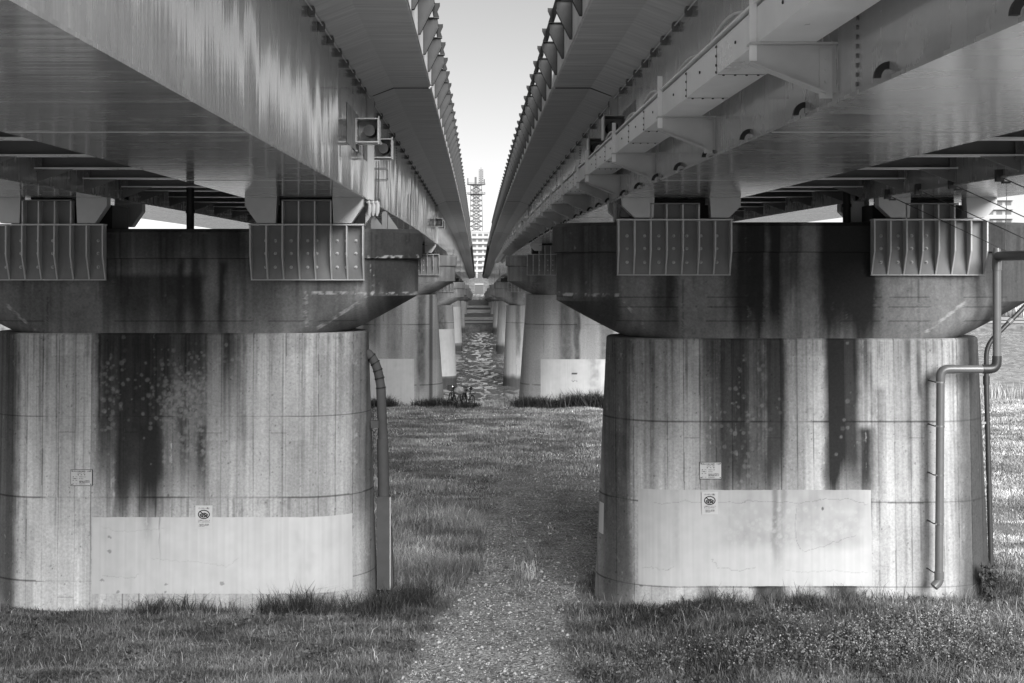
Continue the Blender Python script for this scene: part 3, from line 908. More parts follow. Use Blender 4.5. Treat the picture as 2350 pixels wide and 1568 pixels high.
def girder(side, d0, y0, y1, near, t):
    sg = -1 if side == 'L' else 1
    rr = random.Random(int(d0*100)+(0 if side == 'L' else 7)+int(y0))
    Ys = np.array(yl(y0, y1, .10 if near else 3.0))
    nr = 7 if near else 2
    per = []      # (d, z offset from deck underside, web row param)
    lip = .035
    pts = [('b', d0-lip, 0), ('b', d0-lip, .028), ]
    for k in range(nr): pts.append(('w', d0, k/(nr-1)))
    pts.append(('t', d0+2.11, 0))
    pts.append(('b', d0+2.11, .028)); pts.append(('b', d0+2.11+lip, .028)); pts.append(('b', d0+2.11+lip, 0))
    n = len(pts)
    amp = {}
    V = []
    for Y in Ys:
        g = -depth(Y)
        k = math.floor((Y-.35)/1.06); u = (Y-.35)/1.06-k
        A_ = .013 if side == 'L' else .004
        if k not in amp:
            amp[k] = (rr.uniform(-.35, 1)*A_*.8, rr.uniform(-1, 1)*A_*.45, rr.uniform(-1, 1)*A_*1.1, rr.uniform(0, 6.3))
        for typ, d, q in pts:
            if typ == 'b': z = g+q; dd = d
            elif typ == 'w':
                z = (g+.028)*(1-q)+(-.172)*q
                dd = d
                if near:
                    n1 = amp[k+1][2] if k+1 in amp else amp.setdefault(k+1, (rr.uniform(-.35, 1)*A_*.8, rr.uniform(-1, 1)*A_*.45, rr.uniform(-1, 1)*A_*1.1, rr.uniform(0, 6.3)))[2]
                    bul = amp[k][0]*math.sin(math.pi*u)**2*(.75+.5*math.sin(2.2*q+amp[k][3]))+amp[k][1]*math.sin(2*math.pi*u)*math.sin(3*q+amp[k][3])
                    dd = d+(bul+amp[k][2]*(1-u)+n1*u)*math.sin(math.pi*min(max(q, .02), .98))**.5
            else: z = -.172; dd = d
            V.append((bx(side, dd), Y, zf(Y)+z))
    V = np.array(V); L = len(Ys)
    i = np.arange((L-1)*n); a = (i//n)*n+i % n; b = (i//n)*n+(i+1) % n
    Fq = np.stack([a, b, b+n, a+n] if side == 'R' else [a, a+n, b+n, b], -1)
    m = 8 if near else 1
    # end plates
    e0 = [(0, 2, 2+nr-1), (0, 2+nr-1, 2+nr), (0, 2+nr, n-1)]
    T = [tuple(p) for p in e0]+[tuple((L-1)*n+q for q in reversed(p)) for p in e0]
    me = np_mesh("box_girder", V-np.array(wl(t)), Fq, M_web if side == 'L' else M_webR, None, True, np.array(T))
    bm = bmesh.new(); bm.from_mesh(me); bmesh.ops.recalc_face_normals(bm, faces=bm.faces); bm.to_mesh(me); bm.free()
    try: me.set_sharp_from_angle(angle=R(35))
    except Exception: pass
    o = bpy.data.objects.new("box_girder", me); COL.objects.link(o); o.parent = t; WL[o.name] = wl(t)
    return o

def cross_beam_mesh(side):
    """between the two boxes, origin at deck underside level on the inner face of the first box"""
    m = MB()
    w0, w1 = 0.002, 2.44
    def X(u): return -u if side == 'L' else u
    zb = -1.95; ztp = -.002
    m.box(X(w0), X(w1), -.008, .008, zb+.02, ztp)
    for u0, u1 in ((w0, .55), (w1, w1-.55)):
        m.prism([(X(u0), zb-.001), (X(u1), zb-.001), (X(u0), zb-.20)], -.006, .006, 'y')
        m.box(X(u0+(.012 if u0 < 1 else -.012)), X(u0+(.11 if u0 < 1 else -.11)), -.09, -.075, zb-.05, ztp-.2)
    for k in range(4):
        for u in (.06, w1-.06):
            m.tube([(X(u), -.091, zb+.1+.35*k), (X(u), -.115, zb+.1+.35*k)], .022, 8)
    return m.mesh("cross_beam", M_dark_steel)
BFL = {q: MB().box((-1 if q == 'L' else 1)*.002, (-1 if q == 'L' else 1)*2.44, -.13, .13, -1.95, -1.931).mesh('beam_flange', M_tray) for q in 'LR'}  # flange painted paler than its beam to make up for weak light
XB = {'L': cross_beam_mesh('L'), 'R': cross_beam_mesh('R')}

def barrier_bracket_mesh(side):
    m = MB()
    s = 1 if side == 'L' else -1       # outwards = towards the gap
    top = .64; od = .26
    pl = [(s*.022, .07), (s*.055, .07), (s*od, .50), (s*od, top), (s*.022, top)]
    m.prism(pl, -.007, .007, 'y')
    # flange along the sloping edge, at the wall and along the top
    m.prism([(s*.022, .055), (s*.06, .055), (s*.06, .069), (s*.022, .069)], -.05, .05, 'y')
    m.prism([(s*.058, .058), (s*(od+.014), .488), (s*(od+.004), .50), (s*.05, .069)], -.055, .055, 'y')
    m.prism([(s*.03, top+.001), (s*(od+.02), top+.001), (s*(od+.02), top+.016), (s*.03, top+.016)], -.05, .05, 'y')
    m.prism([(s*.021, .07), (s*.032, .07), (s*.032, top), (s*.021, top)], -.05, -.0071, 'y')
    return m.mesh("barrier_bracket", M_barrier)
def barrier_post_mesh(side):
    m = MB()
    s = 1 if side == 'L' else -1
    z0 = .657
    m.prism([(s*.20, z0), (s*.275, z0), (s*.245, z0+.09), (s*.285, z0+.18), (s*.285, z0+.235), (s*.20, z0+.235)], -.03, .03, 'y')
    m.prism([(s*.276, z0), (s*.286, z0), (s*.256, z0+.09), (s*.296, z0+.18), (s*.296, z0+.235), (s*.286, z0+.235), (s*.286, z0+.18), (s*.246, z0+.09)], -.045, -.031, 'y')
    return m.mesh("barrier_post", M_barrier_edge)
BB = {s: barrier_bracket_mesh(s) for s in 'LR'}
BP = {s: barrier_post_mesh(s) for s in 'LR'}

def lug_mesh():
    m = MB(); n = 8; P = []
    for k in range(n+1):
        a = math.pi/2*k/n; P.append((-.002-.095*math.cos(a), .105*math.sin(a)))
    for k in range(n, -1, -1):
        a = math.pi/2*k/n; P.append((-.002-.052*math.cos(a), .06*math.sin(a)))
    N_ = len(P)
    vs = [(x, -.02, z) for x, z in P]+[(x, .02, z) for x, z in P]
    fs = []
    for k in range(n):
        fs.append((k, k+1, N_-2-k, N_-1-k)); fs.append((k+N_, N_-1-k+N_, N_-2-k+N_, k+1+N_))
    fs += [(k, k+N_, (k+1) % N_+N_, (k+1) % N_) for k in range(N_)]
    m.add(vs, fs)
    return m.mesh("lifting_lug", M_black)
LUG = lug_mesh()

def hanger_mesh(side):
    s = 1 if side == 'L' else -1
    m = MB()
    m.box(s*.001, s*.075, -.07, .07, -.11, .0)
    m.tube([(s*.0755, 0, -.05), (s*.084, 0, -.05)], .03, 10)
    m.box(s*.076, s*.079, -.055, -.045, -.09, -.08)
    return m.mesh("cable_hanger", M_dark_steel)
HG = {s: hanger_mesh(s) for s in 'LR'}

def arm_mesh():
    """tray support arm on the right bridge; origin at the web face, deck underside level"""
    m = MB()
    T_ = -.635
    m.prism([(T_, -1.735), (T_, -1.855), (-.03, -2.09), (-.0015, -2.09), (-.0015, -1.735)], -.008, .008, 'y')
    m.prism([(T_-.012, -1.734), (-.001, -1.734), (-.001, -1.72), (T_-.012, -1.72)], -.075, .075, 'y')
    m.prism([(T_-.012, -1.868), (T_, -1.868), (-.09, -2.08), (-.09, -2.094)], -.07, .07, 'y')
    m.box(-.125, -.03, -.024, -.009, -2.13, -1.76)
    for k in range(4):
        z = -2.09+.085*k
        m.tube([(-.077, -.0242, z), (-.077, -.036, z)], .013, 8)
    return m.mesh("tray_arm", M_steel)
ARM = arm_mesh()
STOPM = MB().box(-.0275, .0275, -.011, .0, -.115, .47).mesh("tray_stop_bar", M_tray)

def restrainer(side, Y, t, z0, name="restrainer_box", w_=.40, h_=.42, l_=.55):
    xw = bx(side, 1.19)
    s = 1 if side == 'L' else -1
    m = MB(); th = .018
    x0, x1 = xw+s*.004, xw+s*w_
    z1 = z0+h_
    m.box(x0, x1, Y, Y+l_, z0, z0+th)
    m.box(x0, x1, Y, Y+l_, z1-th, z1)
    m.box(x1-s*th, x1, Y, Y+l_, z0+th+.001, z1-th-.001)
    m.box(x0, x0+s*th, Y, Y+l_, z0+th+.001, z1-th-.001)
    m.box(x0+s*.02, x1-s*.02, Y+l_-.05, Y+l_-.02, z0+th+.002, z1-th-.002)
    m.box(x1-s*.001, x1+s*.012, Y-.02, Y+.03, z0-.03, z1+.03)
    for k in range(6):
        zz = z0-.12+k*.13
        m.tube([(xw+s*.001, Y+.05, zz-.02), (xw+s*.035, Y+.05, zz-.02)], .018, 6)
    o = m.build(name, M_steel, t)
    MB().box(xw+s*.0022, xw+s*.0038, Y-1.5, Y+l_+.1, z0-.14, z1+.10).build('reflection_mask', M_reflect_mask, o)  # matte sheet added on the web to hide the box's mirror image
    xc = (x0+x1)/2+s*.03; zc = z0+h_*.52
    c = MB().tube([(xc, Y+.12, zc), (xc, Y+l_-.051, zc)], .10, 20)
    c.tube([(xc, Y+.115, zc), (xc, Y+.1195, zc)], .02, 8)
    c.build("damper_cylinder", M_duct, o, True)
    return o

SBOLT = {q: MB().tube([((1 if q == 'L' else -1)*.001, 0, 0), ((1 if q == 'L' else -1)*.018, 0, 0)], .017, 6).mesh('splice_bolt', M_dark_steel) for q in 'LR'}

def span(side, k, y0, y1, label):
    near = k < 2
    t = empty("bridge_span", (bx(side, 4.5), (y0+y1)/2, DZ), label, "bridge span", "spans of the twin bridges")
    s = 1 if side == 'L' else -1
    # slab
    P = [(0, 0), (.7, 0), (1.14, -.17), (3.36, -.17), (3.8, 0), (5.35, 0), (5.8, -.17), (8.02, -.17), (8.45, 0), (9.15, 0), (9.15, .30), (0, .30)]
    MB().sweep([(bx(side, d), z) for d, z in P], yl(y0, y1, 1.5), zf).build("deck_slab", M_slab, t)
    MB().sweep([(bx(side, d), z) for d, z in [(-.02, .025), (-.0008, .025), (-.0008, .72), (-.02, .72)]], yl(y0, y1, 1.5), zf).build("fascia_panel", M_fascia, t)
    for d0 in (1.19, 5.85):
        g = girder(side, d0, y0, y1, near and d0 < 2 and y1 < 90, t)
    if k and k < 4:
        MB().sweep([(bx(side, d), z) for d, z in [(.03, -.006), (.7, -.006), (1.16, -.178), (1.16, -.05), (.7, .1), (.03, .1)]], [y0-.112, y0-.008], zf).build("gap_shade_strip", M_black, t)  # black strip added under the joint so the sunlit gap reads dark
    if k > 3:
        MB().sweep([(bx(side, -d), z) for d, z in [(.021, .1), (.25, .5), (.27, .85), (.2, .85)]], yl(y0, y1, 3), zf).build("barrier_panel", M_barrier, t)
        return t
    # noise barrier
    MB().sweep([(bx(side, -d), z) for d, z in [(.19, .655), (.20, .655), (.215, .885), (.205, .885)]], yl(y0, y1, 2), zf).build("barrier_panel", M_barrier, t)
    off = .55 if side == 'L' else 1.0
    Y = math.ceil((max(y0, 6)-off)/1.98)*1.98+off
    while Y < y1-.1:
        place("barrier_bracket", BB[side], (bx(side, 0), Y, zf(Y)), t)
        if k < 3: place("barrier_post", BP[side], (bx(side, 0), Y, zf(Y)), t)
        Y += 1.98
    # cross beams
    if k < 3:
        Y = 25.55-math.floor((25.55-max(y0, 4))/2.5)*2.5 if k == 0 else y0+.65
        while Y < y1:
            xb_ = place("cross_beam", XB[side], (bx(side, 3.30), Y, zf(Y)), t)
            place("beam_flange", BFL[side], (bx(side, 3.30), Y, zf(Y)), xb_)
            Y += 2.5
    # conduit along the web top
    if k < 2:
        xw = bx(side, 1.19)
        MB().sweep([(xw+s*.05, -.236), (xw+s*.062, -.236), (xw+s*.062, -.224), (xw+s*.05, -.224)], yl(max(y0, 4), y1, 2), zf).build("conduit", M_tray, t)
        Y = max(y0, 4)+.6
        while Y < y1-.3:
            place("cable_hanger", HG[side], (xw, Y, zf(Y)-.18), t)
            Y += 1.12 if k == 0 else 2.2
        # bolt rows of the site splices
        for Yb in (([] if side == 'L' else [9.5]) if k == 0 else [y0+9, y0+19.5, y0+30]):
            for q in range(29):
                z = zf(Yb)-depth(Yb)+.08+q*.066
                place("splice_bolt", SBOLT[side], (xw, Yb, z), t)
        # weld seam below
        for Yb in ([12.2, 19.5] if k == 0 else [y0+9]):
            MB().box(bx(side, 1.17), bx(side, 3.32), Yb-.008, Yb+.008, zf(Yb)-depth(Yb)-.004, zf(Yb)-depth(Yb)+.01).build("flange_weld_seam", M_steel, t)
        # joint stiffeners at the girder ends
        for Ye in ([y1-.16] if k == 0 else [y0+.14, y1-.16]):
            MB().box(xw+s*.001, xw+s*.10, Ye-.012, Ye+.012, zf(Ye)-depth(Ye)+.03, zf(Ye)-.175).build("end_stiffener", M_steel, t)
    # feet over the bearings (keeper plates)
    if k < 2:
        for Yc, sgn in ([(y1, -1)] if k == 0 else [(y1, -1), (y0, 1)]):
            for d0 in (1.19, 5.85):
                xa, xb = sorted((bx(side, d0-.02), bx(side, d0+2.13)))
                Yf = Yc+sgn*1.25
                zt = zf(Yf)-depth(Yf)-.002; zb = zt-(.46 if side == 'L' else .36)
                wv = xb-xa
                for (u0, u1, flip) in ((0, .27, 0), (.74, 1, 1)):
                    A_, B_ = xa+wv*u0, xa+wv*u1
                    wq = B_-A_
                    poly = [(A_, zt), (B_, zt), (B_-.02, zb), (A_+wq*.38, zb), (A_, zt-.15)] if not flip else [(A_, zt), (B_, zt), (B_, zt-.15), (B_-wq*.38, zb), (A_+.02, zb)]
                    MB().prism(poly, Yf-.13, Yf+.13, 'y').build("keeper_plate", M_steel, t)
    if side == 'R':
        # service tray
        xw = bx('R', 1.19)
        xo, xi = xw-.585, xw-.16
        ya = max(y0, 4.5)
        tray = MB()
        tray.sweep([(xo, -1.718), (xi, -1.718), (xi, -1.45), (xi-.01, -1.45), (xi-.01, -1.706), (xo+.01, -1.706), (xo+.01, -1.45), (xo, -1.45)], yl(ya, y1, 2), zf)
        tr = tray.build("service_tray", M_tray, t)
        MB().sweep([(xo-.03, -1.428), (xi+.03, -1.428), (xi+.03, -1.412), (xo-.03, -1.412)], yl(ya, y1, 2), zf).build("tray_lid", M_tray, tr)
        if k < 3:
            Y = {0: 4.95, 1: 27.75, 2: y0+1.5}[k]
            first = True
            lst = []
            while Y < y1-.4:
                lst.append(Y); Y += 5.15
            if k == 0: lst.append(y1-.75)
            for Y in lst:
                place("tray_arm", ARM, (xw, Y, zf(Y)), t)
                place("tray_stop_bar", STOPM, (xw-.615, Y, zf(Y)-1.735), t)
            # panel seams with rivets, hose loops
            sm = MB()
            for a, b in zip(lst[:-1], lst[1:]):
                for q in (.33, .66):
                    Y = a+(b-a)*q
                    sm.box(xo-.002, xo-.0005, Y-.006, Y+.006, zf(Y)-1.715, zf(Y)-1.46)
                    sm.box(xo+.01, xi-.01, Y-.006, Y+.006, zf(Y)-1.7205, zf(Y)-1.7185)
                    for z in (-1.70, -1.64, -1.56, -1.48): sm.tube([(xo-.0005, Y, zf(Y)+z), (xo-.012, Y, zf(Y)+z)], .011, 6)
                    for x in (.06, .16, .26, .36): sm.tube([(xo+x, Y, zf(Y)-1.7185), (xo+x, Y, zf(Y)-1.730)], .011, 6)
                for q in (.16, .5, .83):
                    Y = a+(b-a)*q
                    sm.tube([(xo-.0005, Y, zf(Y)-1.58), (xo-.01, Y, zf(Y)-1.58)], .014, 6)
            sm.build("tray_seam", M_black, tr)
            if k < 2:
                for a, b in zip(lst[:-1], lst[1:]):
                    if b-a < 2: continue
                    h = MB()
                    for q in range(2):
                        pts = []
                        y_a = a+.5+.02*q; y_b = a+(b-a)*.5
                        for u in np.linspace(0, 1, 13):
                            Y = y_a+(y_b-y_a)*u
                            pts.append((xo+.06+.05*q, Y, zf(Y)-1.40+.13*math.sin(math.pi*u)))
                        h.tube(pts, .017, 8)
                        pts = []
                        y_a = a+(b-a)*.52; y_b = b-.3
                        for u in np.linspace(0, 1, 13):
                            Y = y_a+(y_b-y_a)*u
                            pts.append((xo+.06+.05*q, Y, zf(Y)-1.40+.10*math.sin(math.pi*u)))
                        h.tube(pts, .017, 8)
                    h.build("hose", M_cable, tr, True)
        if k < 2:
            Y = 4.3 if k == 0 else y0+1.2
            while Y < y1-.4:
                place("lifting_lug", LUG, (xw, Y, zf(Y)-depth(Y)+.029), t)
                Y += 2.25
    return t

LAB = {'L': ["nearest left span overhead, glossy grey box girder filling the upper left corner", "second left span, pale rippled girder web beyond the nearest left pier",
             "third left span, seen far beyond the second left pier", "fourth left span over the river, tiny in the gap", "fifth left span near the far bank", "sixth left span over the far flood plain", "seventh left span over far flood plain", "last left span at the far end of the row"],
       'R': ["nearest right span overhead, with pale service tray on brackets along its girder", "second right span, service tray running on beyond the nearest right pier",
             "third right span, seen far beyond the second right pier", "fourth right span over the river, tiny in the gap", "fifth right span near the far bank", "sixth right span over the far flood plain", "seventh right span over far flood plain", "last right span at the far end of the row"]}
SPT = {}
edges = [3.0]+PIERS+[352.0]
for side in 'LR':
    for k in range(len(edges)-1):
        y0 = edges[k]+(.06 if k else 0); y1 = edges[k+1]-.06
        SPT[(side, k)] = span(side, k, y0, y1, LAB[side][k])

# end boxes of the fall-prevention devices at the joints
restrainer('L', 23.4, SPT[('L', 0)], CZ+2.12)
restrainer('L', 26.75, SPT[('L', 1)], CZ+2.12, h_=.38, w_=.42)
restrainer('R', 24.3, SPT[('R', 0)], CZ+2.27)
restrainer('R', 27.6, SPT[('R', 1)], CZ+2.20, h_=.40)
for side in 'LR':
    restrainer(side, 66.6, SPT[(side, 1)], CZ+1.9)
    restrainer(side, 70.2, SPT[(side, 2)], CZ+1.9)
xr = bx('L', 1.19)+.22
MB().tube([(xr-.02, 26.9, CZ+2.40), (xr-.08, 26.6, CZ+2.47), (xr-.10, 26.35, CZ+2.50)], .03, 8).build("restrainer_cable", M_cable, SPT[('L', 1)], True)

# small ladder loop and drop pipe on the second left span
xw = bx('L', 1.19)
m = MB()
m.tube([(xw+.03, 28.6, CZ+2.2), (xw+.03, 28.6, CZ+1.42), (xw+.03, 28.75, CZ+1.36), (xw+.03, 29.0, CZ+1.36)], .012, 8)
for dz in (0, -.03):
    m.tube([(xw+.002, 28.9, CZ+2.07+dz), (xw+.16, 28.9, CZ+2.07+dz), (xw+.20, 28.9, CZ+2.03+dz), (xw+.20, 28.9, CZ+1.83-dz), (xw+.16, 28.9, CZ+1.80-dz), (xw+.002, 28.9, CZ+1.80-dz)], .009, 8)
m.build("access_rung", M_dark_steel, SPT[('L', 1)], True)
m = MB()
for q in range(30):
    z = CZ+2.2-q*.045
    m.tube([(xw+.03+.012*(q % 2), 42.0, z), (xw+.03+.012*((q+1) % 2), 42.0, z-.04)], .018, 6)
m.build("hanging_chain", M_dark_steel, SPT[('L', 1)], True)

# corner shackles and wedge plates at the end of the first left girder
m = MB()
for q in range(3):
    x = bx('L', 1.15)+.05+.075*q
    m.tube([(x, 25.2, CZ+1.20), (x+.02, 25.2, CZ+1.12), (x+.012, 25.2, CZ+.99), (x, 25.2, CZ+.92)], [.02, .036, .036, .02], 8)
    m.tube([(x-.03, 25.15, CZ+1.17), (x+.035, 25.25, CZ+1.17)], .02, 6)
m.build("shackle", M_steel, SPT[('L', 0)], True)
for pl, ya, yb in (([(-1.98, 6.985), (-1.72, 6.985), (-1.98, 7.30)], 25.3, 25.32), ([(-1.80, 6.985), (-1.50, 6.985), (-1.74, 7.33), (-1.80, 7.33)], 25.9, 25.92)):
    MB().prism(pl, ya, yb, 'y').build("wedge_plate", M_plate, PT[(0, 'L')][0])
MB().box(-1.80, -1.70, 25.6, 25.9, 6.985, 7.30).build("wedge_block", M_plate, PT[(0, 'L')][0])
m = MB()
m.box(2.52, 2.56, 25.0, 25.3, 7.11, 7.46); m.box(2.56, 3.1, 25.3, 25.5, 7.11, 7.2); m.box(2.62, 2.80, 25.1, 25.4, 7.2, 7.42)
m.tube([(2.59, 25.05, 7.13), (2.585, 25.05, 7.26), (2.62, 25.05, 7.38)], .03, 8); m.tube([(2.60, 25.04, 7.40), (2.60, 25.1, 7.40)], .05, 10)
m.build("bearing_anchor", M_dark_steel, PT[(0, 'R')][0])

# ------------------------------------------------------------------ pipes
def elbow(p0, pc, p1, n=8):
    """points of a rounded corner"""
    p0, pc, p1 = Vector(p0), Vector(pc), Vector(p1)
    return [(1-t)*(1-t)*p0+2*t*(1-t)*pc+t*t*p1 for t in np.linspace(0, 1, n)]

def face_y(z, side='R', extra=0):
    hf, rf, zt, zcb, zg = PT[(0, side)][1:]
    return 26.2-float(rf(z))-extra

t = empty("drainpipe", (8.35, 24.5, .5), "grey drainpipe with silver clamps stepping down the face of the right pier", "drainpipe")
yv = 24.62; x1 = 9.39; x2t, x2b = 8.37, 8.30; rp = .073
zh = 4.43
MB().tube([(x1, yv, 6.56), (x1, yv, zh+.20)], rp, 20).build("upper_pipe", M_pipe, t, True)
MB().tube([(x1, yv, 6.62), (x1, yv, 6.5), (x1, yv, 6.22)], [.06, .085, .085], 20).build("top_collar", M_pipe, t, True)
MB().tube([(x1, yv, zh+.24), (x1, yv, zh+.17)]+elbow((x1, yv, zh+.15), (x1, yv, zh), (x1-.15, yv, zh))[1:]+[(x1-.18, yv, zh), (x1-.26, yv, zh)], .083, 20).build("elbow", M_pipe_dark, t, True)
MB().tube([(x1-.2, yv, zh), (x2t+.2, yv, zh)], rp, 20).build("cross_pipe", M_pipe, t, True)
MB().tube([(x2t+.26, yv, zh), (x2t+.17, yv, zh)]+elbow((x2t+.15, yv, zh), (x2t, yv, zh), (x2t, yv, zh-.15))[1:]+[(x2t, yv, zh-.17), (x2t, yv, zh-.22)], .083, 20).build("elbow", M_pipe, t, True)
def lowp(z): 
    q = (zh-.2-z)/(zh-.2-.72)
    return Vector((x2t+(x2b-x2t)*q, yv-.13*q, z))
MB().tube([lowp(zh-.2), lowp(.72)], rp, 20).build("lower_pipe", M_pipe, t, True)
b_ = lowp(.80)
MB().tube([b_, b_-Vector((0, 0, .13))], .084, 20).build("outlet_collar", M_pipe, t, True)
MB().tube([b_-Vector((-.015, 0, .12)), b_-Vector((.02, 0, .20)), b_-Vector((.10, .02, .27))], [.08, .08, .076], 20).build("outlet_elbow", M_pipe, t, True)
for py in (878, 979, 1091, 1202, 1313):
    z = CZ+(VY-py)*.00785
    c = lowp(z)
    o = MB().tube([c+Vector((0, 0, .016)), c-Vector((0, 0, .016))], rp+.006, 20)
    ring = o.build("pipe_clamp", M_ring, t, True)
    fy = face_y(z)
    MB().tube([(c.x-.075, c.y, z), (c.x-.10, c.y+.02, z), (c.x-.10, fy+.003, z)], .012, 8).build("clamp_stud", M_pipe_dark, ring)

t = empty("carrier_pipe", (9.4, 16, 6.5), "black pipe hung on thin wires under the right bridge, joining the drainpipe top", "pipe")
MB().tube([(9.40, 24.66, 6.47), (9.42, 20, 6.50), (9.42, 6, 6.56)], .085, 18).build("pipe_run", M_pipe_dark, t, True)
xe = bx('R', 5.85)
for Y, xt, zt in ((24.2, 9.42, 6.55), (22.5, 9.42, 6.57), (20.9, 9.42, 6.58), (19.0, 9.42, 6.6)):
    zg = zf(Y)-depth(Y)
    wv = MB().rod((xe-.05, Y, zg+.03), (xt, Y, zt), .008).build("hanger_wire", M_pipe_dark, t)
    m = MB(); m.box(xe-.09, xe+.02, Y-.04, Y+.04, zg-.05, zg+.12); m.box(xe+.0, xe+.11, Y-.03, Y+.03, zg-.075, zg-.045)
    m.build("wire_clamp", M_pipe_dark, wv)
MB().rod((9.52, 24.5, zf(24.5)-depth(24.5)), (9.49, 24.5, 6.52), .007).build("drop_wire", M_pipe_dark, t)

t = empty("thin_pipe", (10.05, 26.9, 0), "thin black pipe standing on grass just right of the right pier", "pipe")
MB().tube([(10.14, 26.85, -.1), (10.05, 26.9, 4.0)], .050, 14).build("standpipe", M_pipe_dark, t, True)
MB().tube([(10.05, 26.9, 3.95), (10.05, 26.9, 4.12)], .064, 14).build("coupling", M_pipe_dark, t, True)
MB().tube([(10.05, 26.9, 4.1), (10.05, 26.9, 4.5)]+elbow((10.05, 26.9, 4.5), (10.05, 26.9, 4.72), (10.2, 26.9, 4.88))[1:]+[(12.6, 26.9, 7.3)], .046, 14).build("sloping_pipe", M_pipe_dark, t, True)
for u in (.12, .28, .5):
    a = Vector((10.2, 26.9, 4.88)); b = Vector((12.6, 26.9, 7.3)); c = a+(b-a)*u; d = (b-a).normalized()
    MB().tube([c, c+d*.10], .056, 14).build("pipe_sleeve", M_pipe, t, True)
for z in (3.2, 2.0, .95):
    MB().box(9.6, 10.1, 26.86, 26.9, z-.02, z+.02).build("wall_strap", M_ring, t)

t = empty("cable_duct", (-1.75, 26.1, 0), "segmented grey duct bending down into a metal box beside the left pier", "cable duct")
yd = 26.05
def dpt(px, py, Y=yd): return Vector(((px-VX)*Y/F, Y, CZ+(VY-py)*Y/F))
segs = [(845, 812), (853, 820), (861, 833), (867, 850), (871, 868), (874, 890)]
MB().tube([dpt(842, 810, 26.3)]+[dpt(*q) for q in segs], .088, 16).build("duct_elbow", M_duct, t, True)
for (a, b) in zip(segs[:-1], segs[1:]):
    A_ = dpt(*b); B_ = dpt(*a); d = (A_-B_).normalized()
    MB().tube([A_-d*.012, A_+d*.012], .099, 16).build("duct_seam", M_black, t, True)
MB().tube([dpt(874, 888), dpt(879, 1010)], .092, 16).build("upper_duct", M_duct, t, True)
MB().tube([dpt(878, 1008), dpt(881, 1142)], .110, 16).build("lower_duct", M_duct, t, True)
m = MB()
a = dpt(866, 1138); b = dpt(896, 1138); c = dpt(904, 1350); d = dpt(866, 1350)
yq = .14
vs = [(p.x, p.y+s*yq, p.z) for s in (-1, 1) for p in (a, b, c, d)]
m.add(vs, [(0, 1, 2, 3), (7, 6, 5, 4), (0, 4, 5, 1), (1, 5, 6, 2), (2, 6, 7, 3), (3, 7, 4, 0)])
m.build("duct_cover", M_duct, t)
m = MB()
for q in (.05, .16, .27):
    p = b+(c-b)*q; r_ = b+(c-b)*(q+.06)
    m.add([(p.x+.003, p.y-.12, p.z), (p.x+.003, p.y+.12, p.z+.05), (r_.x+.003, r_.y+.12, r_.z+.05), (r_.x+.003, r_.y-.12, r_.z)], [(0, 1, 2, 3)])
m.box(b.x-.004, b.x+.012, yd-.145, yd-.141, c.z, b.z)
m.build("warning_stripe", M_white, t)
e = dpt(863, 972)
MB().box(e.x-.09, e.x+.06, yd-.17, yd-.05, e.z-.07, e.z+.07).build("wall_bracket", M_duct, t)

for side, xx in (('L', (443-VX)*.0084), ('R', (1935-VX)*.0084)):
    t = empty("drain_post", (xx, 26.0, 7.0), "black vertical drain post on the %s pier top between its two girders" % ('left' if side == 'L' else 'right'), "drain pipe", "drain posts on the pier tops")
    zt = 7.0 if side == 'L' else 7.12
    MB().tube([(xx, 26.0, zt), (xx, 26.0, 9.65)], .075, 14).build("post_pipe", M_black, t, True)
    MB().tube([(xx, 26.0, zt+.3), (xx, 26.0, zt+.36)], .09, 14).build("pipe_joint", M_black, t, True)
    if side == 'R':
        MB().box(xx+.12, xx+.42, 26.3, 26.6, 7.11, 7.55).build("junction_box", M_tray, t)

# ------------------------------------------------------------------ notices
def text_mesh(body, size, align='CENTER', ext=.0006):
    cu = bpy.data.curves.new("lettering", 'FONT')
    cu.body = body; cu.size = size; cu.align_x = align; cu.align_y = 'CENTER'; cu.extrude = ext; cu.resolution_u = 3; cu.offset = size*.018
    o = bpy.data.objects.new("lettering", cu); COL.objects.link(o)
    bpy.context.view_layer.update()
    dg = bpy.context.evaluated_depsgraph_get()
    me = bpy.data.meshes.new_from_object(o.evaluated_get(dg))
    bpy.data.objects.remove(o); bpy.data.curves.remove(cu)
    me.materials.clear(); me.materials.append(M_ink)
    return me

def put_text(body, size, x, z, y, parent, align='CENTER', width=None):
    me = text_mesh(body, size, align)
    o = place("lettering", me, (x, y, z), parent, (R(90), 0, 0))
    if width and len(me.vertices):
        xs = [v.co.x for v in me.vertices]
        o.scale.x = width/(max(xs)-min(xs))
    return o

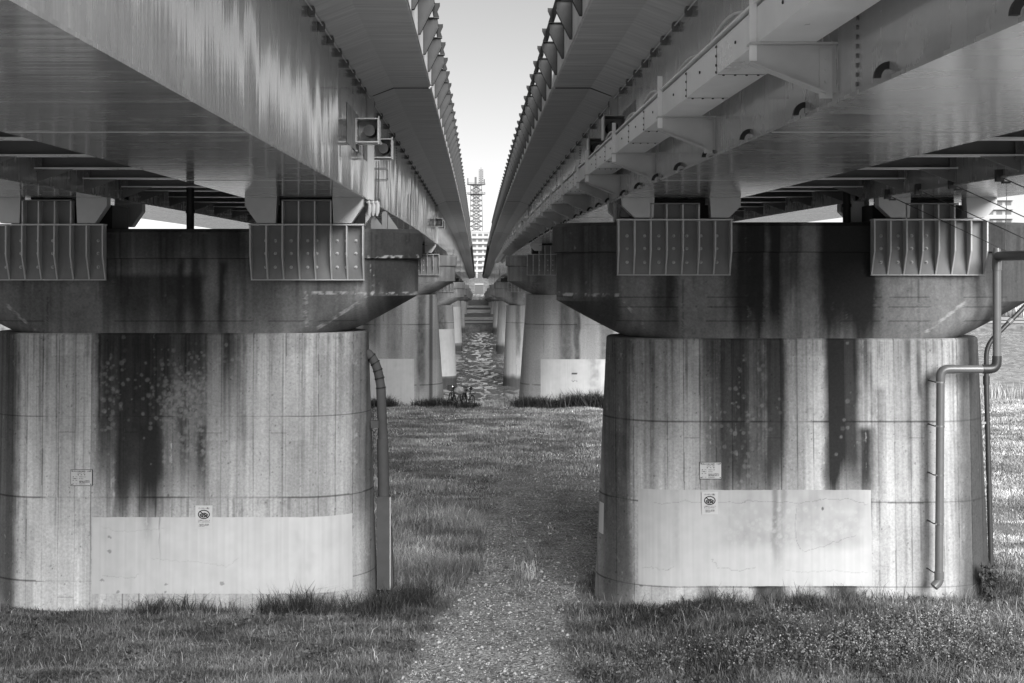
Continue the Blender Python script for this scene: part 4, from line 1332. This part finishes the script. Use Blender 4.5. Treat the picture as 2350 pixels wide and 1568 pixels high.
def info_plate(x0, x1, z0, z1, side, words, label):
    y = face_y((z0+z1)/2, side)-.012
    t = empty("notice_plate", ((x0+x1)/2, y, z0), label, "notice plate", "notice plates on the piers")
    MB().box(x0, x1, y-.004, y+.008, z0, z1).build("plate_panel", M_white, t)
    fr = MB()
    for a in ((x0-.006, x1+.006, z1, z1+.006), (x0-.006, x1+.006, z0-.010, z0), (x0-.006, x0, z0, z1), (x1, x1+.012, z0, z1)):
        fr.box(a[0], a[1], y-.005, y+.010, a[2], a[3])
    fr.build("plate_frame", M_ink, t)
    for cx in (x0+.02, x1-.02):
        for cz in (z0+.02, z1-.02):
            MB().tube([(cx, y-.0041, cz), (cx, y-.012, cz)], .010, 8).build("screw", M_ink, t)
    W = x1-x0; H = z1-z0; yy = y-.0055
    put_text(words[0], .026, (x0+x1)/2, z1-H*.095, yy, t, width=W*.86)
    rows = [(.21, words[1], .018, .5, .36), (.325, words[2], .02, .5, .38)]
    for fz, b, s, fx, ww in rows: put_text(b, s, x0+W*fx, z1-H*fz, yy, t, width=W*ww)
    for fz, l, r_, ww in ((.455, "基　準：", "平成24年12月", .30), (.565, "PC構造上：", "厚 250mm", .20), (.68, "材　料：", "コンクリート(24N/mm²)", .48), (.75, "", "鉄筋 軸方向 SD345 D29", .5), (.81, "", "鉄筋 帯鉄筋 SD345 D22", .5), (.91, "施　工：", "株式会社施工", .30)):
        if l: put_text(l, .017, x0+W*.22, z1-H*fz, yy, t, width=W*.24)
        put_text(r_, .017, x0+W*(.40+ww/2), z1-H*fz, yy, t, width=W*ww)
    return t

def bbq_sign(x0, x1, z0, z1, side, label):
    y = face_y((z0+z1)/2, side)-.022
    t = empty("prohibition_sign", ((x0+x1)/2, y, z0), label, "sign", "no barbecue signs on the piers")
    MB().box(x0, x1, y-.003, y+.003, z0, z1).build("sign_sheet", M_white, t)
    W = x1-x0; H = z1-z0; yy = y-.0045; cx = (x0+x1)/2
    put_text("バーベキュー禁止", .036, cx, z1-H*.125, yy, t, width=W*.66)
    zc = z1-H*.385; rx = W*.355; rz = H*.20
    m = MB(); n = 40
    vs = []
    for k in range(n):
        a = 2*math.pi*k/n
        vs += [(cx+rx*math.cos(a), yy, zc+rz*math.sin(a)), (cx+(rx-.019)*math.cos(a), yy, zc+(rz-.019)*math.sin(a))]
    m.add(vs, [(2*k, 2*k+1, (2*k+3) % (2*n), (2*k+2) % (2*n)) for k in range(n)])
    m.build("prohibition_ring", M_ink, t)
    d = Vector((-.66, 0, .72)).normalized(); p = Vector((.72, 0, .66)).normalized()*.009
    A_ = Vector((cx-rx*.72, yy, zc+rz*.72)); B_ = Vector((cx+rx*.70, yy, zc-rz*.72))
    MB().add([A_+p, A_-p, B_-p, B_+p], [(0, 1, 2, 3)]).build("prohibition_bar", M_ink, t)
    # grill pictogram: tray in perspective with food and legs
    g = MB(); y2 = yy+.0006
    def q(*pts): g.add([(cx+u*rx, y2, zc+v*rz) for u, v in pts], [tuple(range(len(pts)))])
    q((-.72, .05), (.1, .42), (.72, .05), (-.05, -.38))
    q((-.72, .02), (-.07, -.41), (-.09, -.72), (-.66, -.42))
    q((.0, -.41), (.72, .02), (.60, -.38), (-.05, -.74))
    g.build("grill_pictogram", M_ink, t)
    f = MB()
    for u, v, a in ((-.32, .0, .09), (.02, .12, .08), (.3, .0, .10), (-.02, -.2, .08), (-.45, -.3, .07)):
        f.add([(cx+(u+a*math.cos(k*math.pi/4))*rx, y2-.0012, zc+(v+.6*a*math.sin(k*math.pi/4))*rz) for k in range(8)], [tuple(range(8))])
    f.build("food_mark", M_white, t)
    put_text("この場所でバーベキューを", .022, cx, z1-H*.645, yy, t, width=W*.70)
    put_text("行うことはできません", .022, cx, z1-H*.715, yy, t, width=W*.70)
    put_text("河川管理者・公園管理者", .017, cx+.004, z1-H*.815, yy, t, width=W*.58)
    put_text("ご理解とご協力をお願い", .017, cx+.004, z1-H*.862, yy, t, width=W*.58)
    put_text("いたします", .017, cx-W*.13, z1-H*.905, yy, t, width=W*.32)
    return t

info_plate(-7.44, -7.055, 2.28, 2.565, 'L', ("新荒川大橋(P4橋脚、上流)", "2022年 3月", "東　京　都"), "small white notice plate on the left pier, left of its dark stain")
info_plate(4.065, 4.455, 2.405, 2.70, 'R', ("新荒川大橋(P4橋脚、下流)", "2022年 3月", "東　京　都"), "small white notice plate on the right pier, just above its pale patch")
bbq_sign(-5.157, -4.846, 1.495, 1.917, 'L', "no barbecue sign on left pier, overlapping top edge of its pale patch")
bbq_sign(4.09, 4.39, 1.76, 2.17, 'R', "no barbecue sign inside the pale patch of the right pier")

# ------------------------------------------------------------------ bicycles by the second left pier
def torus(m, c, r, rt, n=24, k=8, ax=0):
    c = Vector(c); vs = []; fs = []
    for i in range(n):
        a = 2*math.pi*i/n
        for j in range(k):
            b = 2*math.pi*j/k
            rr_ = r+rt*math.cos(b)
            vs.append((c.x+rt*math.sin(b), c.y+rr_*math.cos(a), c.z+rr_*math.sin(a)))
    for i in range(n):
        for j in range(k):
            fs.append((i*k+j, i*k+(j+1) % k, ((i+1) % n)*k+(j+1) % k, ((i+1) % n)*k+j))
    m.add(vs, fs)

def bicycle(loc, rot, label, cover):
    t = empty("bicycle", (0, 0, 0), label, "bicycle", "bicycles parked by the second left pier")
    for y in (-.53, .53):
        m = MB(); torus(m, (0, y, .34), .315, .026)
        wh = m.build("wheel", M_black, t, True)
        m = MB(); torus(m, (0, y, .34), .285, .011, 24, 6)
        m.tube([(-.03, y, .34), (.03, y, .34)], .02, 8)
        for k in range(10):
            a = math.pi*2*k/10
            m.rod((0, y, .34), (0, y+.285*math.cos(a), .34+.285*math.sin(a)), .003, 4)
        m.build("rim", M_chrome, wh)
    f = MB()
    bb = (0, -.08, .30); st = (0, -.22, .80); hd = (0, .33, .82); hl = (0, .37, .68)
    for a, b in ((bb, st), (st, hd), (bb, hl), (hd, hl)): f.rod(a, b, .017, 8)
    for s in (-.05, .05):
        f.rod((s, -.53, .34), (s*.4, -.08, .30), .010); f.rod((s, -.53, .34), (s*.3, -.21, .76), .010)
        f.rod((s, .53, .34), (s*.8, .38, .68), .012)
    f.rod((-.05, .38, .68), (.05, .38, .68), .014)
    f.build("frame", M_black, t)
    h = MB()
    h.tube([(0, .33, .82), (0, .31, .98)], .014, 8)
    h.tube([(-.30, .10, 1.02), (-.27, .20, 1.05), (-.12, .32, .99), (0, .33, .98), (.12, .32, .99), (.27, .20, 1.05), (.30, .10, 1.02)], .012, 8)
    h.build("handlebar", M_chrome, t, True)
    s = MB(); s.tube([(0, -.38, .95), (0, -.30, .96), (0, -.20, .95), (0, -.08, .945)], [.06, .085, .06, .025], 10)
    s.tube([(0, -.22, .80), (0, -.24, .93)], .013, 8)
    s.build("saddle", M_black, t, True)
    b = MB()
    for z in (.78, .86, .94, 1.02):
        w_ = .13+(z-.78)*.2
        b.tube([(-w_, .42, z), (w_, .42, z), (w_, .70, z), (-w_, .70, z), (-w_, .42, z)], .006, 5)
    for x in (-.13, -.06, 0, .06, .13):
        for y in (.42, .70): b.rod((x, y, .78), (x*1.35, y, 1.02), .005, 4)
    b.build("basket", M_black, t)
    r_ = MB(); r_.box(-.09, .09, -.75, -.30, .72, .735); r_.build("rear_rack", M_black, t)
    if cover:
        # soft bag on the carrier
        vs, fs = [], []
        n, k = 14, 8
        for i in range(k+1):
            u = i/k
            for j in range(n):
                a = 2*math.pi*j/n
                rx = .24*math.sin(math.pi*min(max(u, .06), .94))**.5*(1+.12*math.sin(3*a+i))
                vs.append((rx*math.cos(a), -.50+1.25*rx*math.sin(a), .74+.36*u))
        for i in range(k):
            for j in range(n): fs.append((i*n+j, i*n+(j+1) % n, (i+1)*n+(j+1) % n, (i+1)*n+j))
        fs += [tuple(range(n)), tuple(k*n+j for j in range(n))]
        MB().add(vs, fs).build("saddle_bag", M_cloth, t, True)
    t.location = loc; t.rotation_euler = (0, R(3), R(rot))
    return t
zb_ = float(ground_z(-1, 68.2))
bicycle((-1.28, 67.7, zb_), 12, "bicycle closest to the second left pier, pale curved handlebar", False)
bicycle((-.82, 67.2, zb_), -14, "bicycle carrying a bulky grey bag, middle of the parked row", True)
bicycle((-.48, 67.5, zb_), 22, "outermost parked bicycle of the row, its dark basket towards the river", False)

# ------------------------------------------------------------------ far bank: buildings, mast, lamp
def apartment(x0, x1, y0, y1, zb, floors, fh, label, bays, balc=True):
    t = empty("apartment_building", ((x0+x1)/2, (y0+y1)/2, zb), label, "building")
    top = zb+floors*fh
    MB().box(x0, x1, y0, y1, zb, top).build("wall", M_build, t)
    MB().box(x0-.3, x1+.3, y0-.3, y1+.3, top+.01, top+.9).build("parapet", M_build, t)
    bw_ = (x1-x0)/bays
    pane = MB().box(-bw_*.33, bw_*.33, -.06, .05, 0, fh*.62).mesh("window", M_bwin)
    slab = MB().box(0, x1-x0, -1.3, -.002, -.12, .12).mesh("balcony_slab", M_build)
    rail = MB().box(0, x1-x0, -1.3, -1.2, .12, 1.15).mesh("balcony_rail", M_build)
    cnt = 0
    for f in range(floors):
        z = zb+f*fh
        if balc:
            sl_ = place("balcony", slab, (x0, y0, z), t)
            if f % 1 == 0: place("balcony_rail", rail, (x0, y0, z), sl_)
        for k in range(bays):
            if cnt < 100:
                place("window", pane, (x0+bw_*(k+.5), y0, z+.55), t); cnt += 1
    return t
apartment(-10, 16, 740, 752, -6, 10, 3.02, "pale apartment block with balcony rows below the lattice mast", 8)
apartment(152, 169, 430, 444, -2, 17, 2.9, "tall pale apartment tower seen over the right pier's end", 6)
apartment(-18, -3.5, 700, 708, -6, 4, 3.0, "low pale block in the gap left of the taller apartments", 5, False)

t = empty("lattice_mast", (-1.2, 746, 25), "dark lattice communications mast with two round platforms on the apartment roof", "mast")
K = 740/F
zz = lambda py: CZ+(VY-py)*K
xm = (1093-VX)*K
def lattice(name, w0, w1, za, zb, n, r, cx):
    m = MB()
    prev = None
    for i in range(n+1):
        u = i/n; h = (w0+(w1-w0)*u)/2; z = za+(zb-za)*u
        c = [(cx+sx*h, 746+sy*h, z) for sx, sy in ((-1, -1), (1, -1), (1, 1), (-1, 1))]
        for k in range(4): m.rod(c[k], c[(k+1) % 4], r*.6, 4)
        if prev:
            for k in range(4):
                m.rod(prev[k], c[k], r, 5); m.rod(prev[k], c[(k+1) % 4], r*.6, 4); m.rod(prev[(k+1) % 4], c[k], r*.6, 4)
        prev = c
    return m.build(name, M_tower, t)
lattice("lower_lattice", 7.0, 6.0, zz(531), zz(423), 9, .17, xm)
lattice("inner_lattice", 3.4, 3.0, zz(531), zz(423), 14, .12, xm)
lattice("upper_lattice", 2.4, 2.2, zz(423), zz(388), 7, .10, xm+2.6)
for py in (423, 445):
    m = MB(); z = zz(py)
    m.tube([(xm, 746, z-.25), (xm, 746, z), (xm, 746, z+.001), (xm, 746, z+.25)], [3.2, 5.0, 5.0, 5.0], 24)
    pf = m.build("platform", M_tower, t)
    r_ = MB()
    for k in range(24):
        a = 2*math.pi*k/24
        r_.rod((xm+4.9*math.cos(a), 746+4.9*math.sin(a), z), (xm+4.9*math.cos(a), 746+4.9*math.sin(a), z+1.1), .06, 4)
    r_.tube([(xm+4.9*math.cos(2*math.pi*k/24), 746+4.9*math.sin(2*math.pi*k/24), z+1.1) for k in range(25)], .06, 4, False)
    r_.build("railing", M_tower, pf)
MB().rod((xm+2.6, 746, zz(388)), (xm+2.6, 746, zz(382)), .12).build("antenna", M_tower, t)
for dx, h in ((-4.6, 3.6), (-.6, 4.2), (-.1, 4.2), (4.4, 3.0)):
    MB().tube([(xm+dx, 744, zz(423)+.3), (xm+dx, 744, zz(423)+h)], .32, 6).build("antenna", M_tower, t)

t = empty("street_lamp", (-.2, 415, 2.5), "white street lamp with curved arm in front of the distant apartments", "street lamp")
MB().tube([(-.2, 415, 2.5), (-.2, 415, 7.0), (.1, 415, 7.9), (.7, 415, 8.35), (1.5, 415, 8.45)], .11, 8).build("lamp_post", M_white, t, True)
MB().tube([(1.4, 415, 8.42), (2.2, 415, 8.40)], [.14, .10], 8).build("lamp_head", M_white, t, True)

t = empty("abutment_wall", (0.6, 372, -1.5), "small pale concrete wall closing the gap at the far end", "wall")
MB().box(-.7, 1.5, 372, 373, -2.5, 1.1).build("wall_panel", M_duct, t)
MB().box(-.8, 1.6, 371.8, 373.2, 1.11, 1.4).build("coping", M_build, t)

# ------------------------------------------------------------------ trees
def leaf_cloud(n, rad, seed, size, lo=.03, hi=.10):
    r = np.random.default_rng(seed)
    cl = r.normal(size=(14, 3)); cl /= np.linalg.norm(cl, axis=1)[:, None]; cl *= r.uniform(.25, .8, (14, 1))*np.array(rad)
    k = r.integers(0, 14, n)
    P_ = cl[k]+r.normal(size=(n, 3))*np.array(rad)*.20
    d1 = r.normal(size=(n, 3)); d1 /= np.linalg.norm(d1, axis=1)[:, None]
    d2 = np.cross(d1, r.normal(size=(n, 3))); d2 /= np.linalg.norm(d2, axis=1)[:, None]
    s = r.uniform(.6, 1.4, (n, 1))*size
    V = np.stack([P_-d1*s, P_+d2*s*.6, P_+d1*s, P_-d2*s*.6], 1).reshape(-1, 3)
    Fq = np.arange(4*n).reshape(n, 4)
    tone = np.random.default_rng(seed+1).uniform(lo, hi, 14)[k]*r.uniform(.7, 1.3, n)
    return V, Fq, np.repeat(tone, 4)
V_, F_, A_ = leaf_cloud(5200, (4.2, 4.2, 4.6), 5, .34)
TREE = np_mesh("crown", V_+np.array([0, 0, 7.0]), F_, M_grass, {"alb": A_})
m = MB(); m.tube([(0, 0, -1), (.1, 0, 2), (0, .1, 4.5), (.2, 0, 7.5)], [.42, .30, .24, .1], 8)
for a, b in (((0, 0, 3), (2, .6, 6.5)), ((0, 0, 3.5), (-1.8, -.8, 7)), ((0, 0, 4), (.3, 1.9, 7.6))): m.tube([a, b], [.16, .05], 6)
TRUNK = m.mesh("trunk", M_bark)
for i, (x, y, s, lb) in enumerate([(112, 305, 1.0, "dark bushy tree across the river at the right edge, just beside the pier cap"), (122, 312, 1.15, "second dark tree across the river at the right edge"), (132, 308, .95, "third dark tree across the river, partly outside the picture"),
                                   (-106, 300, 1.2, "dark tree across the river glimpsed at the left edge"), (-99, 306, 1.0, "smaller dark tree beside the one at the left edge"), (143, 316, 1.2, "outermost dark tree at the right edge")]):
    t = empty("tree", (x, y, -3), lb, "tree", "trees on the far river bank")
    place("crown", TREE, (x, y, -3), t, (0, 0, i*1.1), (s, s, s))
    place("trunk", TRUNK, (x, y, -3), t, (0, 0, i*1.1), (s, s, s))

# ------------------------------------------------------------------ grass and stones
def blades(P_, h, w_, lean, seed, lo, hi, curl=1.0):
    r = np.random.default_rng(seed)
    n = len(P_)
    az = r.uniform(0, 2*math.pi, n); la = r.uniform(0, 2*math.pi, n)
    wd = np.stack([np.cos(az), np.sin(az), np.zeros(n)], -1)*(w_/2)[:, None]
    ld = np.stack([np.cos(la), np.sin(la), np.zeros(n)], -1)*(lean*h)[:, None]
    up = np.stack([np.zeros(n), np.zeros(n), h], -1)
    b = P_; mid = P_+up*.55+ld*.30*curl; tip = P_+up*(1-.35*lean[:, None]*curl)+ld
    V = np.stack([b-wd, b+wd, mid+wd*.8, mid-wd*.8, tip], 1).reshape(-1, 3)
    o = np.arange(n)*5
    Q = np.stack([o, o+1, o+2, o+3], -1); T = np.stack([o+3, o+2, o+4], -1)
    a = r.uniform(lo, hi, n)*np.where(r.random(n) < .07, 2.2, 1.0)
    return V, Q, T, np.repeat(a, 5)

def in_pier(X, Y):
    m = np.zeros(len(X), bool)
    for Yp in (26.2, 69.5):
        for s in 'LR':
            c = 2.36; hw = np.maximum(np.abs(X-XC[s])-c, 0)
            m |= np.hypot(hw, Y-Yp) < (1.36 if Yp < 50 else 1.5)
    m |= (np.abs(X+1.75) < .24) & (np.abs(Y-26.05) < .2)
    return m

def stuff(name, V, Q, T, attrs, m, label):
    o = bpy.data.objects.new(name, np_mesh(name, V, Q, m, attrs, False, T)); COL.objects.link(o)
    return tag(o, label, "ground cover" if 'stone' in name else "grass", kind='stuff')

def scatter(n, x0, x1, y0, y1, seed, persp=True):
    r = np.random.default_rng(seed)
    Y = r.uniform(y0, y1, n)
    if persp:   # lateral range grows with distance
        X = (x0+(x1-x0)*r.random(n))*Y/25.0
    else: X = r.uniform(x0, x1, n)
    return X, Y

# near lawn
X, Y = scatter(330000, -9.6, 10.8, 19.4, 27.6, 1)
pm = path_mask(X, Y); r = np.random.default_rng(2)
cl = fbm(X*1.6, Y*1.6, 61, 4); fine = fbm(X*7, Y*7, 62, 3)
keep = ~in_pier(X, Y) & (r.random(len(X)) > pm*1.0+.02) & (r.random(len(X)) < .35+1.1*fine)
X, Y, cl, fine = X[keep], Y[keep], cl[keep], fine[keep]
rightish = ss(2, 4.5, X)
h = (.03+.14*cl**1.7*r.uniform(.4, 1.7, len(X)))*(1+.8*rightish*cl)*np.where(r.random(len(X)) < .05, 2.3, 1)
V, Q, T, A = blades(np.stack([X, Y, ground_z(X, Y)-.01], -1), h, r.uniform(.006, .013, len(X)), r.uniform(.15, .9, len(X)), 3, .09, .27)
tone = .25+2.2*fbm(X*1.1+7, Y*2.2, 64, 4)**1.6
stuff("lawn_grass", V, Q, T, {"alb": A*np.repeat(tone, 5)}, M_grass, "short rough lawn in front of the two nearest piers")

# broad-leaved weeds and dead stalks in the lawn
r = np.random.default_rng(33)
n = 5200
X = (-9.6+20.4*r.random(n))*1.0; Y = r.uniform(19.6, 24.7, n)
k = (path_mask(X, Y) < .3) & ~in_pier(X, Y) & (r.random(n) < .1+1.3*fbm(X*.8, Y*.8, 34, 3)**2)
X, Y = X[k], Y[k]; n = len(X); q = 6
P_ = np.repeat(np.stack([X, Y, ground_z(X, Y)], -1), q, 0)
az = r.uniform(0, 2*math.pi, n*q); L_ = r.uniform(.05, .13, n*q); el = r.uniform(.25, 1.1, n*q)
d_ = np.stack([np.cos(az)*np.cos(el), np.sin(az)*np.cos(el), np.sin(el)], -1)*L_[:, None]
sd = np.stack([-np.sin(az), np.cos(az), np.zeros(n*q)], -1)*(L_*r.uniform(.16, .3, n*q))[:, None]
V = np.stack([P_, P_+d_*.55+sd, P_+d_*np.array([1, 1, .7]), P_+d_*.55-sd], 1).reshape(-1, 3)
A = np.repeat(np.repeat(r.uniform(.06, .26, n), q)*r.uniform(.8, 1.25, n*q), 4)
m2 = 2600
X = -9.6+20.4*r.random(m2); Y = r.uniform(19.6, 25, m2); k = (path_mask(X, Y) < .4) & ~in_pier(X, Y); X, Y = X[k], Y[k]
Vb, Qb, Tb, Ab = blades(np.stack([X, Y, ground_z(X, Y)], -1), r.uniform(.12, .34, len(X)), np.full(len(X), .006), r.uniform(.1, 1.4, len(X)), 35, .22, .5)
o1 = len(V)
stuff("lawn_weeds", np.concatenate([V, Vb]), np.concatenate([np.arange(o1).reshape(-1, 4), Qb+o1]), Tb+o1, {"alb": np.concatenate([A, Ab])}, M_grass, "broad leaved weeds and dry stalks mixed into the near lawn")

# meadow between and beyond the piers
X1, Y1 = scatter(190000, -1.9, 2.9, 26.5, 71.5, 4)
X2, Y2 = scatter(60000, 9.1, 10.8, 26.0, 73.5, 5)
X3, Y3 = scatter(70000, 2.9, 9.1, 27.6, 71.5, 41)
X4, Y4 = scatter(90000, 10.8, 19, 19.5, 73.5, 42)
X5, Y5 = scatter(90000, -16, -1.9, 27.6, 72, 43)
X = np.concatenate([X1, X2, X3, X4, X5]); Y = np.concatenate([Y1, Y2, Y3, Y4, Y5])
pm = path_mask(X, Y); r = np.random.default_rng(6)
cl = fbm(X*.8, Y*.5, 71, 4)
keep = ~in_pier(X, Y) & (r.random(len(X)) > pm*.99) & (r.random(len(X)) < .15+1.2*cl)
X, Y, cl = X[keep], Y[keep], cl[keep]
h = (.05+.16*cl**2)*r.uniform(.6, 1.5, len(X))*np.where((X < 1.2) & (Y < 37), 2.6, 1)*(1+1.2*ss(66, 71, Y))
V, Q, T, A = blades(np.stack([X, Y, ground_z(X, Y)-.01], -1), h, .009*Y/25*r.uniform(.7, 1.4, len(X)), r.uniform(.2, .9, len(X)), 8, .17, .42)
tone = .35+2.2*fbm(X*.7+7, Y*1.2, 74, 4)**1.5
stuff("meadow_grass", V, Q, T, {"alb": A*np.repeat(tone, 5)}, M_grass, "paler meadow grass between the piers and the river")

# tall tufts at the pier feet
rs = np.random.default_rng(9)
PX, PY, HH = [], [], []
def tufts(n, x0, x1, y0, y1, hmax, per=26, spread=.10):
    for _ in range(n):
        cx, cy = rs.uniform(x0, x1), rs.uniform(y0, y1)
        k = rs.integers(per//2, per)
        PX.append(cx+rs.normal(0, spread, k)); PY.append(cy+rs.normal(0, spread*.6, k)); HH.append(rs.uniform(.35, 1, k)*hmax*rs.uniform(.6, 1.1))
tufts(20, -8.9, -2.6, 24.45, 24.8, .30)
tufts(22, -6.4, -4.4, 24.4, 24.75, .6)
tufts(60, -3.9, -1.5, 24.3, 25.0, .75)
tufts(55, -1.9, -.9, 24.8, 26.3, .5)
tufts(26, -.9, .0, 26.5, 33, .40, spread=.2)
tufts(34, 2.0, 9.6, 24.35, 24.8, .36)
tufts(30, 4.2, 7.6, 24.3, 24.75, .6)
tufts(60, 2.0, 4.0, 23.2, 24.8, .28, spread=.16)
tufts(90, 9.0, 10.9, 24.5, 28, .55, spread=.2)
tufts(60, 5.0, 9.8, 21.0, 23.4, .38, spread=.2)
tufts(60, 2.1, 4.0, 67.0, 68.2, .9, 40, .25)
tufts(90, 4.4, 6.9, 66.5, 68.0, 1.25, 46, .3)
tufts(40, -2.9, -1.4, 67.3, 68.0, .75, 40, .25)
tufts(30, -5.2, -4.3, 67.2, 68.0, .9, 40, .25)
tufts(60, -1.4, -.2, 67.0, 68.4, .45, 40, .25)
X = np.concatenate(PX); Y = np.concatenate(PY); h = np.concatenate(HH)
k = ~in_pier(X, Y); X, Y, h = X[k], Y[k], h[k]
V, Q, T, A = blades(np.stack([X, Y, ground_z(X, Y)-.02], -1), h, np.where(Y < 40, .011, .03)*rs.uniform(.6, 1.3, len(X)), rs.uniform(.15, 1.3, len(X)), 10, .025, .10, 1.1)
stuff("tall_grass", V, Q, T, {"alb": A}, M_grass, "tall dark grass tufts along the feet of the piers")

# reeds by the water
r = np.random.default_rng(12)
X1 = r.uniform(20, 34, 9000); Y1 = r.uniform(73, 77, 9000)
X2 = r.uniform(-14, 20, 5000); Y2 = r.uniform(340, 376, 5000)
X3 = r.uniform(95, 150, 22000); Y3 = r.uniform(228, 285, 22000)
X = np.concatenate([X1, X2, X3]); Y = np.concatenate([Y1, Y2, Y3])
cl = fbm(X*.25, Y*.12, 81, 3)
k = (r.random(len(X)) < cl*1.6); X, Y, cl = X[k], Y[k], cl[k]
h = np.where(Y < 90, 1.3, np.where(X < 40, .7, 2.4))*r.uniform(.5, 1.1, len(X))*(.5+cl)
V, Q, T, A = blades(np.stack([X, Y, ground_z(X, Y)-.05], -1), h, np.where(Y < 90, .035, .14), r.uniform(.05, .35, len(X)), 13, .22, .50)
stuff("reeds", V, Q, T, {"alb": A}, M_grass, "pale reeds growing along both river banks")

# flowering weeds, bottom right
r = np.random.default_rng(14)
cent = [(6.9, 21.7, .55, 260), (6.2, 21.2, .5, 200), (7.6, 22.4, .5, 170), (5.9, 20.6, .6, 200), (4.6, 20.5, .5, 170), (7.4, 20.8, .8, 170), (8.2, 21.5, .6, 110), (5.2, 22.5, .25, 60), (3.6, 20.9, .4, 70), (2.2, 20.4, .5, 60)]
FX, FY, FH = [], [], []
for cx, cy, sp, n in cent:
    FX.append(r.normal(cx, sp, n)); FY.append(r.normal(cy, sp*.8, n)); FH.append(r.uniform(.18, .46, n))
FX = np.concatenate(FX); FY = np.concatenate(FY); FH = np.concatenate(FH)
n = len(FX); gz = ground_z(FX, FY)
Vs, Qs, Ts, As = blades(np.stack([FX, FY, gz], -1), FH, np.full(n, .007), r.uniform(.05, .3, n), 15, .06, .12)
base = np.stack([FX, FY, gz], -1)
# leaves on the stems and blossoms on top
lv = 9
P_ = np.repeat(base, lv, 0)+np.stack([r.normal(0, .05, n*lv), r.normal(0, .05, n*lv), np.repeat(FH, lv)*r.uniform(.15, .95, n*lv)], -1)
d1 = r.normal(size=(n*lv, 3)); d1 /= np.linalg.norm(d1, axis=1)[:, None]; d2 = np.cross(d1, r.normal(size=(n*lv, 3))); d2 /= np.linalg.norm(d2, axis=1)[:, None]
s_ = r.uniform(.014, .042, (n*lv, 1))
VL = np.stack([P_-d1*s_, P_+d2*s_*.45, P_+d1*s_, P_-d2*s_*.45], 1).reshape(-1, 3)
AL = np.repeat(r.uniform(.05, .22, n*lv), 4)
fl = 5
P_ = np.repeat(base, fl, 0)+np.stack([r.normal(0, .035, n*fl), r.normal(0, .035, n*fl), np.repeat(FH, fl)*r.uniform(.8, 1.08, n*fl)], -1)
d1 = r.normal(size=(n*fl, 3)); d1[:, 2] *= .5; d1 /= np.linalg.norm(d1, axis=1)[:, None]; d2 = np.cross(d1, r.normal(size=(n*fl, 3))); d2 /= np.linalg.norm(d2, axis=1)[:, None]
s_ = r.uniform(.007, .015, (n*fl, 1))
VF = np.stack([P_-d1*s_, P_+d2*s_, P_+d1*s_, P_-d2*s_], 1).reshape(-1, 3)
AF = np.repeat(r.uniform(.2, .55, n*fl), 4)
o1 = len(Vs); o2 = o1+len(VL)
V = np.concatenate([Vs, VL, VF]); A = np.concatenate([As, AL, AF])
Q = np.concatenate([Qs, np.arange(len(VL)).reshape(-1, 4)+o1, np.arange(len(VF)).reshape(-1, 4)+o2])
stuff("flowering_weeds", V, Q, Ts, {"alb": A}, M_grass, "pale flowering weeds in the bottom right foreground")

# leafy weed at the right pier's right foot
t = empty("leafy_weed", (9.35, 24.9, .1), "upright leafy weed against the right pier's right foot", "plant")
m = MB()
for dx, dy, hh in ((0, 0, .85), (.06, .02, .6), (-.07, .03, .55), (.1, -.04, .45)):
    m.tube([(9.35+dx*.3, 24.9+dy, .05), (9.35+dx, 24.9+dy, .05+hh*.6), (9.35+dx*1.5, 24.9+dy, .05+hh)], [.012, .009, .004], 6)
m.build("stem", M_bark, t)
V_, F_, A_ = leaf_cloud(420, (.20, .16, .44), 21, .04, .04, .13)
place("foliage", np_mesh("foliage", V_, F_, M_grass, {"alb": A_}), (9.35, 24.9, .55), t)

# gravel
r = np.random.default_rng(16)
n = 60000
Y = 19.5+26*r.random(n)**1.4; X = r.uniform(-2.4, 5.5, n)
k = r.random(n) < path_mask(X, Y)*(.25+1.1*fbm(X*1.1, Y*1.1, 91, 4)) ; X, Y = X[k], Y[k]
n = len(X)
s_ = np.clip(r.lognormal(-4.75, .6, n), .004, .06)
oct_ = np.array([[1, 0, 0], [0, 1, 0], [-1, 0, 0], [0, -1, 0], [0, 0, .7], [0, 0, -.7]])
jit = 1+r.uniform(-.35, .35, (n, 6, 3))
ang = r.uniform(0, 2*math.pi, n); ca, sa = np.cos(ang), np.sin(ang)
L = oct_[None]*jit*s_[:, None, None]
V = np.stack([L[..., 0]*ca[:, None]-L[..., 1]*sa[:, None], L[..., 0]*sa[:, None]+L[..., 1]*ca[:, None], L[..., 2]], -1)+np.stack([X, Y, ground_z(X, Y)+s_*.3], -1)[:, None, :]
tr_ = np.array([[0, 1, 4], [1, 2, 4], [2, 3, 4], [3, 0, 4], [1, 0, 5], [2, 1, 5], [3, 2, 5], [0, 3, 5]])
T = (np.arange(n)[:, None, None]*6+tr_[None]).reshape(-1, 3)
stuff("gravel_stones", V.reshape(-1, 3), None, T, {"alb": np.repeat(np.clip(r.lognormal(-1.15, .6, n)*(.45+1.1*fbm(X*.9, Y*.6, 95, 4)), .07, .52), 6)}, M_stone, "loose gravel scattered over the path between the piers")
